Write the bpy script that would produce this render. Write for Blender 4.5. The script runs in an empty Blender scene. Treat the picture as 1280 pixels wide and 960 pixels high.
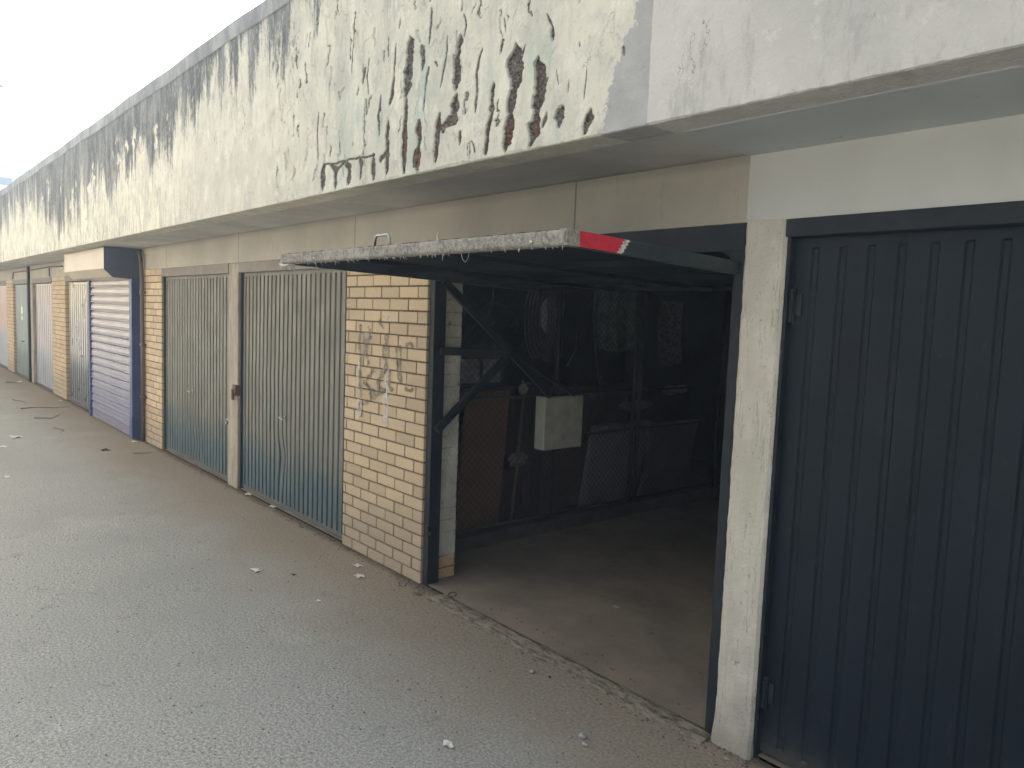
import bpy, math, random
import numpy as np
from mathutils import Vector, Matrix
rnd = random.Random(7)
sc = bpy.context.scene
COL = sc.collection
GOUGES= [([(-3.437,3.296),(-3.452,3.156),(-3.465,3.013)],0.082,0.022,0.1),([(-3.465,3.013),(-3.471,2.838),(-3.475,2.616)],0.039,0.014,0.6),([(-3.323,3.226),(-3.328,3.114)],0.032,0.015,0.1),([(-3.271,3.116),(-3.297,3.023),(-3.3,2.91)],0.016,0.008,0),([(-3.01,3.191),(-3.021,3.061),(-3.032,2.957)],0.056,0.022,0.2),([(-3.019,2.927),(-3.032,2.822)],0.07,0.018,0.3),([(-3.13,2.784),(-3.084,2.817),(-3.025,2.821)],0.093,0.016,0.3),([(-3.171,2.867),(-3.173,2.763),(-3.185,2.638)],0.04,0.018,0.9),([(-2.746,2.926),(-2.748,2.856),(-2.738,2.785)],0.031,0.016,0.2),([(-2.749,2.787),(-2.766,2.719),(-2.777,2.618)],0.042,0.018,0.7),([(-2.591,3.054),(-2.594,2.968),(-2.58,2.868)],0.081,0.024,0.2),([(-2.609,2.867),(-2.608,2.781)],0.071,0.022,0.3),([(-2.611,2.763),(-2.618,2.69),(-2.637,2.612)],0.067,0.022,0.8),([(-2.447,2.965),(-2.423,2.86),(-2.434,2.75)],0.073,0.024,0.3),([(-2.446,2.734),(-2.451,2.664),(-2.475,2.613)],0.066,0.022,0.9),([(-2.374,2.728),(-2.394,2.678)],0.039,0.015,0.3),([(-2.286,2.739),(-2.297,2.668)],0.058,0.018,0.3),([(-2.13,2.7),(-2.139,2.659),(-2.156,2.616)],0.041,0.018,0.4),([(-2.256,2.837),(-2.256,2.792)],0.011,0.012,0.1),([(-4.389,2.767),(-4.407,2.62)],0.062,0.014,0.2),([(-4.313,2.762),(-4.223,2.721),(-4.233,2.611)],0.038,0.012,0.4),([(-4.106,2.757),(-4.06,2.718),(-4.07,2.619)],0.043,0.012,0.5),([(-4.201,2.718),(-4.124,2.759)],0.029,0.01,0.1),([(-3.953,2.756),(-3.925,2.717),(-3.929,2.637)],0.04,0.012,0.4),([(-3.792,2.751),(-3.786,2.621)],0.044,0.014,0.4),([(-4.381,2.766),(-4.231,2.759),(-4.089,2.761),(-3.92,2.749),(-3.776,2.745)],0.031,0.01,0.1),([(-3.646,2.911),(-3.646,2.774),(-3.649,2.629)],0.033,0.014,0.7),([(-3.712,2.706),(-3.654,2.76),(-3.637,2.696)],0.037,0.012,0.4),([(-3.592,3.139),(-3.609,3.071),(-3.626,2.996)],0.034,0.014,0.1),([(-3.337,2.859),(-3.336,2.744),(-3.346,2.615)],0.048,0.016,0.8),([(-3.37,2.72),(-3.379,2.634)],0.027,0.01,0.7),([(-3.901,3.246),(-3.92,3.163)],0.036,0.012,0.1),([(-2.924,2.631),(-2.92,2.684),(-2.889,2.693),(-2.857,2.635)],0.013,0.008,0.2),([(-2.904,2.682),(-2.903,2.615)],0.014,0.008,0.3),([(-2.366,3.073),(-2.359,3.022)],0.021,0.016,0.1),([(-2.399,3.133),(-2.366,3.079)],0.012,0.01,0),([(-2.693,3.101),(-2.694,3.046)],0.018,0.012,0.1),([(-2.987,2.754),(-2.988,2.694)],0.028,0.012,0.3),([(-2.201,2.973),(-2.2,2.959)],0.026,0.008,0.1),([(-1.969,2.899),(-1.964,2.872)],0.029,0.007,0.1),([(-2.532,3.044),(-2.553,2.995)],0.012,0.01,0.1),([(-2.981,3.289),(-2.96,3.231),(-2.973,3.182)],0.012,0.008,0),([(-2.833,3.103),(-2.858,3.045),(-2.87,2.99),(-2.857,2.909),(-2.87,2.821)],0.017,0.01,0),([(-3.111,3.216),(-3.119,3.137),(-3.144,3.047),(-3.165,2.997)],0.015,0.008,0),([(-3.254,3.39),(-3.255,3.307),(-3.269,3.227)],0.015,0.008,0),([(-3.576,3.301),(-3.584,3.229),(-3.592,3.139)],0.014,0.007,0),([(-3.861,3.292),(-3.88,3.202),(-3.862,3.089)],0.012,0.006,0),([(-2.88,3.262),(-2.796,3.265)],0.009,0.006,0),([(-4.034,3.555),(-4.04,3.445),(-4.056,3.239)],0.01,0.005,0),([(-3.728,3.063),(-3.745,2.959),(-3.728,2.848)],0.019,0.008,0.1),([(-4.469,3.101),(-4.485,2.964),(-4.468,2.803)],0.015,0.006,0),([(-3.551,3.368),(-3.539,3.409)],0.014,0.006,0),([(-4.202,2.954),(-4.179,2.799)],0.014,0.006,0.1),([(-2.681,3.196),(-2.667,3.132)],0.008,0.006,0),([(-2.333,2.899),(-2.311,2.826)],0.006,0.005,0),([(-2.956,2.609),(-2.958,2.555)],0.009,0.006,0.1),([(-2.152,2.871),(-2.167,2.742)],0.005,0.005,0)]
STAINS= [(-3.321,3.085,0.088),(-3.33,2.987,0.066),(-3.339,2.91,0.066),(-3.17,3.08,0.066),(-3.178,3.013,0.055),(-4.094,2.904,0.132),(-3.721,2.908,0.077),(-2.469,2.976,0.055),(-2.38,2.967,0.04),(-2.749,2.977,0.055),(-3.961,2.948,0.088),(-3.412,2.755,0.066),(-4.198,2.836,0.077),(-2.317,2.643,0.044)]
GRAF= [('w',0.057,[(-5.133,1.534),(-5.117,1.442),(-5.125,1.339),(-5.109,1.258)]),('w',0.066,[(-5.103,1.197),(-5.117,1.133),(-5.087,1.064)]),('w',0.075,[(-4.739,1.859),(-4.741,1.82)]),('w',0.075,[(-4.729,1.472),(-4.719,1.395),(-4.722,1.297),(-4.721,1.199),(-4.718,1.052)]),('w',0.044,[(-5.062,1.69),(-4.983,1.704),(-4.933,1.676)]),('d',0.031,[(-5.11,1.779),(-5.112,1.698),(-5.124,1.636),(-5.107,1.566),(-5.094,1.485),(-5.101,1.403),(-5.104,1.32),(-5.089,1.26),(-5.083,1.22)]),('d',0.031,[(-5.031,1.681),(-5.048,1.61),(-5.04,1.56)]),('d',0.035,[(-4.953,1.705),(-5.0,1.643),(-5.007,1.572),(-4.995,1.522),(-4.974,1.479)]),('d',0.022,[(-4.995,1.763),(-4.954,1.725)]),('d',0.031,[(-4.885,1.45),(-4.951,1.405),(-4.998,1.35),(-4.966,1.303),(-4.878,1.281)]),('d',0.031,[(-5.048,1.346),(-4.977,1.312),(-4.946,1.295)]),('d',0.035,[(-4.955,1.274),(-4.915,1.237),(-4.848,1.264),(-4.815,1.288)]),('d',0.048,[(-4.736,1.714),(-4.729,1.647),(-4.768,1.586),(-4.732,1.53),(-4.734,1.462),(-4.788,1.418),(-4.824,1.366),(-4.827,1.306),(-4.718,1.307)]),('d',0.031,[(-4.843,1.817),(-4.775,1.761)]),('d',0.026,[(-4.68,1.466),(-4.668,1.399),(-4.683,1.34),(-4.619,1.317)]),('d',0.026,[(-4.588,1.635),(-4.589,1.559),(-4.564,1.485),(-4.557,1.409),(-4.507,1.385)]),('d',0.026,[(-4.545,1.647),(-4.533,1.563),(-4.538,1.487),(-4.516,1.394)]),('d',0.026,[(-4.476,1.641),(-4.426,1.667),(-4.374,1.637)]),('d',0.026,[(-4.471,1.351),(-4.411,1.338),(-4.361,1.356)]),('d',0.026,[(-5.112,1.155),(-5.082,1.179),(-5.021,1.175),(-4.962,1.207)]),('d',0.026,[(-5.121,1.133),(-5.059,1.109),(-5.077,1.066)])]

# ------------------------------------------------------------------ helpers
class MB:
    def __init__(s): s.v=[]; s.f=[]; s.c=[]
    def add(s, verts, faces, c=0.0):
        n=len(s.v); s.v+= [tuple(p) for p in verts]; s.f+=[tuple(i+n for i in f) for f in faces]; s.c+=[c]*len(verts)
    def box(s,x0,x1,y0,y1,z0,z1,c=0.0):
        v=[(x0,y0,z0),(x1,y0,z0),(x1,y1,z0),(x0,y1,z0),(x0,y0,z1),(x1,y0,z1),(x1,y1,z1),(x0,y1,z1)]
        s.add(v,[(0,3,2,1),(4,5,6,7),(0,1,5,4),(1,2,6,5),(2,3,7,6),(3,0,4,7)],c)
    def bar(s,p,q,w,h=None,up=(0,0,1),c=0.0):
        h=h or w; p=Vector(p); q=Vector(q); d=(q-p).normalized(); u=Vector(up)
        if abs(d.dot(u))>.98: u=Vector((0,1,0))
        a=d.cross(u).normalized()*w/2; b=a.normalized().cross(d)*h/2
        v=[p-a-b,p+a-b,p+a+b,p-a+b,q-a-b,q+a-b,q+a+b,q-a+b]
        s.add(v,[(0,3,2,1),(4,5,6,7),(0,1,5,4),(1,2,6,5),(2,3,7,6),(3,0,4,7)],c)
    def tube(s,pts,r,n=8,c=0.0,cap=True):
        pts=[Vector(p) for p in pts]; rs=r if isinstance(r,(list,tuple)) else [r]*len(pts)
        V=[];F=[]; a=None
        for i,p in enumerate(pts):
            d=(pts[min(i+1,len(pts)-1)]-pts[max(i-1,0)]).normalized()
            if a is None:
                u=Vector((0,0,1)) if abs(d.z)<.9 else Vector((0,1,0)); a=d.cross(u).normalized()
            else: a=(a-d*a.dot(d)).normalized()
            b=d.cross(a)
            for k in range(n):
                t=2*math.pi*k/n; V.append(p+(a*math.cos(t)+b*math.sin(t))*rs[i])
        for i in range(len(pts)-1):
            for k in range(n):
                F.append((i*n+k,i*n+(k+1)%n,(i+1)*n+(k+1)%n,(i+1)*n+k))
        if cap: F.append(tuple(range(n))[::-1]); F.append(tuple((len(pts)-1)*n+k for k in range(n)))
        s.add(V,F,c)
    def prism_x(s,prof,x0,x1,c=0.0):      # closed (y,z) profile extruded along x
        n=len(prof); v=[(x0,y,z) for y,z in prof]+[(x1,y,z) for y,z in prof]
        s.add(v,[(i,(i+1)%n,n+(i+1)%n,n+i) for i in range(n)]+[tuple(range(n))[::-1],tuple(range(n,2*n))],c)
    def grid(s,fn,nu,nv,c=0.0):
        v=[fn(i/nu,j/nv) for j in range(nv+1) for i in range(nu+1)]
        f=[(j*(nu+1)+i,j*(nu+1)+i+1,(j+1)*(nu+1)+i+1,(j+1)*(nu+1)+i) for j in range(nv) for i in range(nu)]
        s.add(v,f,c)
    def blob(s,c0,r,seed=0,sub=1,cc=0.0,jit=.25):
        rr=random.Random(seed); c0=Vector(c0); n1,n2=(7,5) if sub==1 else (12,8)
        V=[c0+Vector((0,0,-r[2]))];F=[]
        for j in range(1,n2):
            a=-math.pi/2+math.pi*j/n2
            for i in range(n1):
                t=2*math.pi*i/n1; k=1+rr.uniform(-jit,jit)
                V.append(c0+Vector((r[0]*math.cos(a)*math.cos(t)*k,r[1]*math.cos(a)*math.sin(t)*k,r[2]*math.sin(a)*k)))
        V.append(c0+Vector((0,0,r[2])))
        for i in range(n1): F.append((0,1+(i+1)%n1,1+i))
        for j in range(n2-2):
            for i in range(n1): F.append((1+j*n1+i,1+j*n1+(i+1)%n1,1+(j+1)*n1+(i+1)%n1,1+(j+1)*n1+i))
        L=len(V)-1
        for i in range(n1): F.append((L,1+(n2-2)*n1+i,1+(n2-2)*n1+(i+1)%n1))
        s.add(V,F,cc)
    def build(s,name,mat,parent=None,loc=None,bevel=0,smooth=False,seg=2):
        me=bpy.data.meshes.new(name)
        o0=Vector(loc) if loc is not None else (parent.matrix_basis.translation if parent else Vector((0,0,0)))
        if parent is not None:
            p=parent; o0=Vector((0,0,0))
            while p is not None: o0+=p.location; p=p.parent
        me.from_pydata([tuple(Vector(v)-o0) for v in s.v],[],s.f); me.update()
        if any(s.c):
            a=me.attributes.new('var','FLOAT','POINT'); a.data.foreach_set('value',s.c)
        if smooth: me.polygons.foreach_set('use_smooth',[True]*len(me.polygons))
        me.materials.append(mat)
        o=bpy.data.objects.new(name,me); COL.objects.link(o)
        if parent is not None: o.parent=parent
        elif loc is not None: o.location=loc
        if bevel:
            m=o.modifiers.new('bevel','BEVEL'); m.width=bevel; m.segments=seg; m.limit_method='ANGLE'; m.angle_limit=.7
        return o

def tag(o,label=None,cat=None,group=None,kind=None):
    if label: o['label']=label
    if cat: o['category']=cat
    if group: o['group']=group
    if kind: o['kind']=kind
    return o
def empty(name,loc,label,cat,group=None):
    o=bpy.data.objects.new(name,None); COL.objects.link(o); o.location=loc; o.empty_display_size=.2
    bpy.context.view_layer.update()
    return tag(o,label,cat,group)

# ------------------------------------------------------------------ materials
class G:
    def __init__(s,name):
        s.m=bpy.data.materials.new(name); s.m.use_nodes=True; s.t=s.m.node_tree; s.n=s.t.nodes; s.b=s.n['Principled BSDF']
        s.tc=s.n.new('ShaderNodeTexCoord').outputs['Object']
    def L(s,a,b): s.t.links.new(a,b)
    def inp(s,sock,v):
        if hasattr(v,'links') or isinstance(v,bpy.types.NodeSocket): s.L(v,sock)
        elif isinstance(v,(tuple,list)) and len(v)==3 and sock.type=='RGBA': sock.default_value=(*v,1)
        else: sock.default_value=v
    def vec(s,sv=(1,1,1),off=(0,0,0)):
        n=s.n.new('ShaderNodeMapping'); s.L(s.tc,n.inputs[0]); n.inputs['Scale'].default_value=sv; n.inputs['Location'].default_value=off; return n.outputs[0]
    def noise(s,scale=5,detail=4,rough=.55,sv=(1,1,1),off=(0,0,0),dist=0):
        n=s.n.new('ShaderNodeTexNoise'); s.L(s.vec(sv,off),n.inputs['Vector']); n.inputs['Scale'].default_value=scale
        n.inputs['Detail'].default_value=detail; n.inputs['Roughness'].default_value=rough; n.inputs['Distortion'].default_value=dist; return n.outputs['Fac']
    def vor(s,scale=5,sv=(1,1,1),feat='F1',out='Distance',rand=1.0,vec=None):
        n=s.n.new('ShaderNodeTexVoronoi'); n.feature=feat; s.L(vec if vec is not None else s.vec(sv),n.inputs['Vector']); n.inputs['Scale'].default_value=scale; n.inputs['Randomness'].default_value=rand; return n.outputs[out]
    def xyz(s):
        n=s.n.new('ShaderNodeSeparateXYZ'); s.L(s.tc,n.inputs[0]); return n.outputs
    def math(s,op,a,b=0.0,c=None):
        n=s.n.new('ShaderNodeMath'); n.operation=op; s.inp(n.inputs[0],a); s.inp(n.inputs[1],b)
        if c is not None: s.inp(n.inputs[2],c)
        return n.outputs[0]
    def mr(s,x,a,b,c=0.0,d=1.0,smooth=True):
        n=s.n.new('ShaderNodeMapRange'); n.interpolation_type='SMOOTHSTEP' if smooth else 'LINEAR'
        s.inp(n.inputs[0],x)
        for i,v in enumerate((a,b,c,d)): s.inp(n.inputs[i+1],v)
        return n.outputs[0]
    def mix(s,f,a,b,blend='MIX'):
        n=s.n.new('ShaderNodeMix'); n.data_type='RGBA'; n.blend_type=blend; s.inp(n.inputs[0],f); s.inp(n.inputs[6],a); s.inp(n.inputs[7],b); return n.outputs[2]
    def attr(s,name):
        n=s.n.new('ShaderNodeAttribute'); n.attribute_name=name; return n.outputs['Fac']
    def bump(s,h,strength=.3,dist=.01):
        n=s.n.new('ShaderNodeBump'); n.inputs['Strength'].default_value=strength; n.inputs['Distance'].default_value=dist; s.L(h,n.inputs['Height'])
        if s.b.inputs['Normal'].links: s.L(s.b.inputs['Normal'].links[0].from_socket,n.inputs['Normal'])
        s.L(n.outputs[0],s.b.inputs['Normal'])
    def fin(s,color,rough=.8,metal=0.0,spec=.4,coat=None):
        s.inp(s.b.inputs['Base Color'],color); s.inp(s.b.inputs['Roughness'],rough); s.inp(s.b.inputs['Metallic'],metal); s.inp(s.b.inputs['Specular IOR Level'],spec); return s.m
    def muln(s,col,fac,amt=.3):  # darken by factor socket 0..1
        return s.mix(amt,col,fac,'MULTIPLY')
def simple(name,col,rough=.7,metal=0.0,var=.25,scale=8,bump=0.0,dirt=None,spec=.4):
    g=G(name); n=g.noise(scale,5,.6); d=dirt or tuple(c*(1-var) for c in col)
    c=g.mix(g.mr(n,.35,.7),col,d)
    if bump: g.bump(g.noise(scale*8,3),bump,.003)
    return g.fin(c,rough,metal,spec)

M={}
# --- fascia
g=G('fascia_render'); X,_,Z=g.xyz()
big=g.noise(1.3,5,.6); fine=g.noise(26,5,.65); med=g.noise(6,5,.6)
cream=g.mix(g.mr(big,.35,.65),(.72,.69,.58),(.61,.59,.50))
cream=g.mix(g.mr(med,.42,.68,0,.45),cream,(.45,.44,.40)); cream=g.mix(g.mr(g.noise(8,7,.78,(1.2,1,.9),off=(1,0,7)),.54,.60,0,.5),cream,(.78,.76,.68)); cream=g.mix(g.mr(g.noise(45,5,.8),.60,.68,0,.6),cream,(.30,.285,.25))
# hairline peeling flakes
fl=g.noise(24,7,.8,(1.5,1,.7)); flm=g.mr(g.math('ADD',fl,g.math('MULTIPLY',g.math('SUBTRACT',g.noise(2.2,4,.6,off=(4,0,4)),.5),.45)),.615,.64)
wz=g.mr(X,-5.5,-2.6,1,.35)
cream=g.mix(g.math('MULTIPLY',flm,wz),cream,(.27,.26,.24))
gs=g.math('MULTIPLY',g.mr(g.noise(2.6,8,.78,(2,1,.4),off=(2,0,9)),.47,.66),g.mr(Z,2.8,3.6,.25,1.0)); cream=g.mix(g.math('MULTIPLY',gs,.6),cream,(.34,.335,.315))
cream=g.mix(g.mr(g.noise(15,8,.82,off=(0,0,2)),.58,.68,0,.4),cream,(.40,.385,.345))
# fine vertical dark drip marks, denser to the far end and at the bottom
st=g.noise(14,6,.7,(4,1,.35),off=(3,0,0)); stm=g.mr(st,.53,.60)
bot=g.mr(Z,2.6,3.4,1.0,.15); farx=g.mr(X,-9.5,-5.5,1.0,.08)
cream=g.mix(g.math('MULTIPLY',g.math('MULTIPLY',stm,bot),farx),cream,(.17,.16,.15))
# black-grey algae from the top, ragged drips
s1=g.noise(2.2,7,.72,(2.6,1,.35),off=(7,0,2)); s2=g.noise(.5,3,.5,(1,1,1),off=(1,0,0))
edge=g.math('ADD',g.math('MULTIPLY',g.math('SUBTRACT',s1,.5),3.0),g.math('MULTIPLY',g.math('SUBTRACT',s2,.5),1.4))
lvl=g.mr(X,-9,-3.4,3.22,4.1,smooth=False)
lvl=g.math('ADD',lvl,g.mr(X,-22,-12,.15,0.0))
mm=g.mr(g.math('ADD',g.math('ADD',g.math('SUBTRACT',Z,lvl),edge),g.math('MULTIPLY',g.math('SUBTRACT',g.noise(28,7,.85,(1.5,1,.6)),.5),1.3)),-.12,.22)
patch=g.mr(g.noise(3.5,4,.6,(1,1,.9),off=(9,0,0)),.60,.64)
mm=g.math('MULTIPLY',mm,g.math('SUBTRACT',1.0,g.math('MULTIPLY',patch,g.mr(Z,3.55,3.75,1,0))))
speck=g.mr(g.noise(30,6,.75,(1.6,1,.5)),.56,.62)
mould=g.mix(g.mr(g.noise(5,5,.6,(2,1,.4)),.35,.7),(.105,.112,.115),(.26,.262,.255))
mould=g.mix(g.math('MULTIPLY',speck,.55),mould,(.52,.51,.47))
cream=g.mix(mm,cream,mould)
# right-hand freshly painted section
wh=g.mix(g.mr(big,.35,.7),(.62,.60,.56),(.50,.49,.46)); wh=g.mix(g.mr(g.noise(13,6,.75),.55,.66,0,.35),wh,(.74,.73,.70))
wh=g.mix(g.mr(g.noise(46,7,.84),.60,.66,0,.6),wh,(.40,.39,.36)); wst=g.mr(g.noise(5,7,.78,(2,1,.7),off=(0,0,5)),.52,.66,0,.75)
wh=g.mix(wst,wh,(.42,.41,.39))
wh=g.mix(g.mr(g.vor(3.1,(1.2,1,.8)),.0,.05,.5,0),wh,(.45,.33,.24))
# bare cement repair left of the paint boundary
bd=g.mr(Z,2.6,3.05,-2.085,-1.915,smooth=False); bd=g.math('ADD',bd,g.math('MULTIPLY',g.math('SUBTRACT',g.noise(9,5,.7),.5),.22))
bare=g.mr(g.math('SUBTRACT',X,bd),0,.012)
cem=g.mix(g.mr(g.noise(4,5,.6),.3,.7),(.37,.37,.36),(.47,.465,.45))
cream=g.mix(bare,cream,cem)
pb=g.math('ADD',-1.837,g.math('MULTIPLY',g.math('SUBTRACT',g.noise(20,3),.5),.008))
col=g.mix(g.mr(g.math('SUBTRACT',X,pb),0,.004),cream,wh)
crk=g.math('ABSOLUTE',g.math('SUBTRACT',g.noise(2.4,6,.62,(1.3,1,.8),off=(6,0,3)),.5)); crm=g.math('MULTIPLY',g.mr(crk,0,.0035,.85,0),g.mr(g.noise(3.3,3,.5,off=(1,0,1)),.56,.64))
col=g.mix(crm,col,(.13,.12,.11))
# spalled patches: exposed aggregate, rust, copper-green stains (attributes of the mesh)
ex=g.mix(g.mr(g.noise(90,4,.7),.38,.62),(.085,.08,.075),(.30,.285,.26))
ru=g.mix(g.mr(g.noise(40,4,.6),.3,.7),(.21,.095,.05),(.12,.06,.045))
ex=g.mix(g.attr('rust'),ex,ru)
col=g.mix(g.math('MULTIPLY',g.attr('stain'),.55),col,(.36,.47,.42))
col=g.mix(g.mr(g.attr('gouge'),.2,.6),col,ex)
g.bump(g.noise(55,6,.7),.8,.006); g.bump(fl,.7,.01); g.bump(g.noise(7,6,.65),.8,.02)
M['fascia']=g.fin(col,.88,spec=.25)
# coping
g=G('coping_cement'); X,_,Z=g.xyz()
c=g.mix(g.mr(g.noise(2,6,.7,(2,1,1)),.35,.65),(.19,.20,.205),(.33,.335,.33))
g.bump(g.noise(40,5),.5,.006); M['coping']=g.fin(c,.9,spec=.2)
# soffit + lintel (painted left/right)
g=G('soffit_concrete'); X,Y,Z=g.xyz()
a=g.mix(g.mr(g.noise(1.6,6,.6),.3,.7),(.54,.53,.50),(.40,.395,.38))
a=g.mix(g.mr(g.noise(5,6,.7,(1,4,1)),.58,.70,0,.5),a,(.16,.155,.15))
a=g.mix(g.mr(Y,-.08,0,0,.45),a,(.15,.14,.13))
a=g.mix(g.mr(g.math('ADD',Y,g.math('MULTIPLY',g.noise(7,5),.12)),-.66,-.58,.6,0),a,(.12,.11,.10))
b=g.mix(g.mr(g.noise(1.3,5,.6),.3,.7),(.52,.55,.55),(.43,.46,.46))
b=g.mix(g.mr(g.noise(9,7,.7,(1,2,1)),.66,.70,0,.6),b,(.25,.25,.24))
c=g.mix(g.mr(X,-1.845,-1.835),a,b); g.bump(g.noise(30,5),.25,.004); M['soffit']=g.fin(c,.85,spec=.25)
g=G('lintel_concrete'); X,Y,Z=g.xyz()
a=g.mix(g.mr(g.noise(1.4,6,.6),.3,.7),(.42,.39,.325),(.33,.315,.27))
a=g.mix(g.mr(g.noise(6,6,.7,(3,1,.6)),.56,.72,0,.5),a,(.22,.20,.17))
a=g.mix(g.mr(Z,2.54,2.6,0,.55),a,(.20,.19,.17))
a=g.mix(g.mr(g.vor(2.3),.0,.035,.8,0),a,(.10,.09,.08))
# construction joint
jx=g.math('PINGPONG',g.math('ADD',X,2.87),1.18); a=g.mix(g.mr(jx,.003,.008,.75,0),a,(.10,.09,.08))
b=g.mix(g.mr(g.noise(1.3,5,.6),.3,.7),(.51,.52,.50),(.45,.46,.44))
b=g.mix(g.mr(g.noise(9,7,.7,(1,1,2)),.66,.70,0,.5),b,(.3,.3,.28))
c=g.mix(g.mr(X,-1.838,-1.832),a,b); g.bump(g.noise(30,5),.25,.004); c=g.mix(g.mr(g.noise(38,6,.8),.62,.67,0,.45),c,(.2,.19,.17)); M['lintel']=g.fin(c,.85,spec=.25)
# white rough pillar
g=G('pillar_paint'); X,Y,Z=g.xyz()
c=g.mix(g.mr(g.noise(3,5,.6,(2,1,.5)),.3,.7),(.60,.57,.49),(.48,.455,.39))
c=g.mix(g.mr(g.noise(14,6,.75,(3,2,.25)),.60,.68,0,.55),c,(.36,.33,.27)); c=g.mix(g.mr(g.noise(5,5,.6),.5,.7,0,.5),c,(.68,.66,.58))
c=g.mix(g.mr(g.math('ADD',Z,g.math('MULTIPLY',g.noise(12,5),.35)),.15,.5,.75,0),c,(.27,.25,.21))
c=g.mix(g.mr(g.noise(60,4,.7),.68,.72,0,.8),c,(.08,.075,.06))
c=g.mix(g.mr(g.noise(28,7,.82),.60,.64,0,.75),c,(.22,.20,.165)); c=g.mix(g.mr(g.math('ABSOLUTE',g.math('SUBTRACT',g.noise(3,5,.6,(5,1,.35)),.5)),0,.006,.7,0),c,(.22,.20,.16)); g.bump(g.noise(34,6,.75),.9,.010); M['pillar']=g.fin(c,.85,spec=.25)
# raw concrete post
g=G('post_concrete'); X,Y,Z=g.xyz()
c=g.mix(g.mr(g.noise(5,6,.65,(2,1,.5)),.3,.7),(.40,.355,.285),(.25,.225,.19))
c=g.mix(g.mr(g.noise(12,6,.75,(2,1,.6)),.57,.66,0,.7),c,(.13,.115,.10)); g.bump(g.noise(25,5),.5,.006); M['post']=g.fin(c,.88,spec=.2)
# bricks
g=G('yellow_brick'); X,Y,Z=g.xyz(); v=g.attr('var')
c=g.mix(v,(.53,.415,.275),(.40,.315,.215))
c=g.mix(g.mr(g.noise(60,5,.7),.52,.68,0,.35),c,(.40,.30,.19))
c=g.mix(g.mr(g.noise(2.2,5,.6,off=(3,1,0)),.54,.70,0,.35),c,(.44,.36,.27))
c=g.mix(g.mr(g.math('ADD',Z,g.math('MULTIPLY',g.noise(4,4),.5)),.35,.95,.7,0),c,(.30,.255,.20)); c=g.mix(g.mr(g.noise(13,7,.8,off=(1,2,6)),.60,.68,0,.5),c,(.24,.19,.14))
c=g.mix(g.mr(g.noise(7,6,.75,off=(0,4,0)),.66,.74,0,.3),c,(.62,.56,.46))
g.bump(g.noise(120,4,.7),.35,.002); g.bump(g.noise(20,4,.6),.3,.004); M['brick']=g.fin(c,.85,spec=.25)
g=G('mortar'); c=g.mix(g.mr(g.noise(30,5),.3,.7),(.11,.08,.055),(.18,.135,.095)); g.bump(g.noise(80,4),.5,.003); M['mortar']=g.fin(c,.95,spec=.1)
g=G('whitewashed_brick'); X,Y,Z=g.xyz()
c=g.mix(g.mr(g.noise(4,5,.6),.3,.7),(.56,.54,.46),(.42,.405,.35))
c=g.mix(g.mr(g.noise(11,7,.78,(1,1.6,1)),.60,.645,0,.9),c,(.12,.10,.07))
rows=g.math('PINGPONG',Z,.043); c=g.mix(g.math('MULTIPLY',g.mr(rows,.002,.006,.55,0),g.mr(g.noise(6,4),.4,.6)),c,(.2,.17,.13))
low=g.mr(g.math('ADD',Z,g.math('MULTIPLY',g.noise(9,4),.12)),.20,.26,1,0)
c=g.mix(low,c,(.50,.36,.19)); c=g.mix(g.math('MULTIPLY',low,g.mr(rows,.003,.006,1,0)),c,(.10,.07,.05))
g.bump(g.noise(25,6,.7),.6,.008); M['whitebrick']=g.fin(c,.85,spec=.2)
# garage door steels: foot, middle and top tones blended by height
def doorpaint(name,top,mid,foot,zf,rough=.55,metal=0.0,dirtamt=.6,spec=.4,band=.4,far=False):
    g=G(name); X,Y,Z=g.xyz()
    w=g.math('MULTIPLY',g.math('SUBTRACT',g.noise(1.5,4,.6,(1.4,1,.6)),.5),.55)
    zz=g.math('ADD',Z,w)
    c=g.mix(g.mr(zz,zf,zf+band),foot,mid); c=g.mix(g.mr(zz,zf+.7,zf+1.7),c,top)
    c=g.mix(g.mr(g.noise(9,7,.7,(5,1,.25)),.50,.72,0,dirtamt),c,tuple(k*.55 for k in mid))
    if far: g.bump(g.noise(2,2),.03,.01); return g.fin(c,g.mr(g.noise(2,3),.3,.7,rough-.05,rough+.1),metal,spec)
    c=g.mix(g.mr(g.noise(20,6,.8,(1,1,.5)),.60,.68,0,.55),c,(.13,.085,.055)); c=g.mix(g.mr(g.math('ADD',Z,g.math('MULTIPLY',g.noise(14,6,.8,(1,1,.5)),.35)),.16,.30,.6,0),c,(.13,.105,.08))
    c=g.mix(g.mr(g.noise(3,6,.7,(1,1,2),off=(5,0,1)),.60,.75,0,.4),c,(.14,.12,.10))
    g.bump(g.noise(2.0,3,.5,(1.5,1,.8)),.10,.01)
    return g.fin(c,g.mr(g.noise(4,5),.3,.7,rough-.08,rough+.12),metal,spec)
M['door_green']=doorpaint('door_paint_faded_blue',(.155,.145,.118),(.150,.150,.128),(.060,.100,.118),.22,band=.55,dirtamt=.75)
M['door_dark']=None
g=G('door_paint_dark_blue'); X,Y,Z=g.xyz()
c=g.mix(g.mr(g.noise(2,5,.6,(1,1,.6)),.3,.7),(.0058,.0115,.0185),(.0095,.0165,.0255))
c=g.mix(g.mr(g.math('ADD',Z,g.math('MULTIPLY',g.noise(3,5),.5)),.05,.55,.55,0),c,(.055,.07,.085))
c=g.mix(g.mr(g.noise(45,6,.78,(1.5,1,.5)),.675,.715,0,.6),c,(.20,.20,.19))
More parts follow.
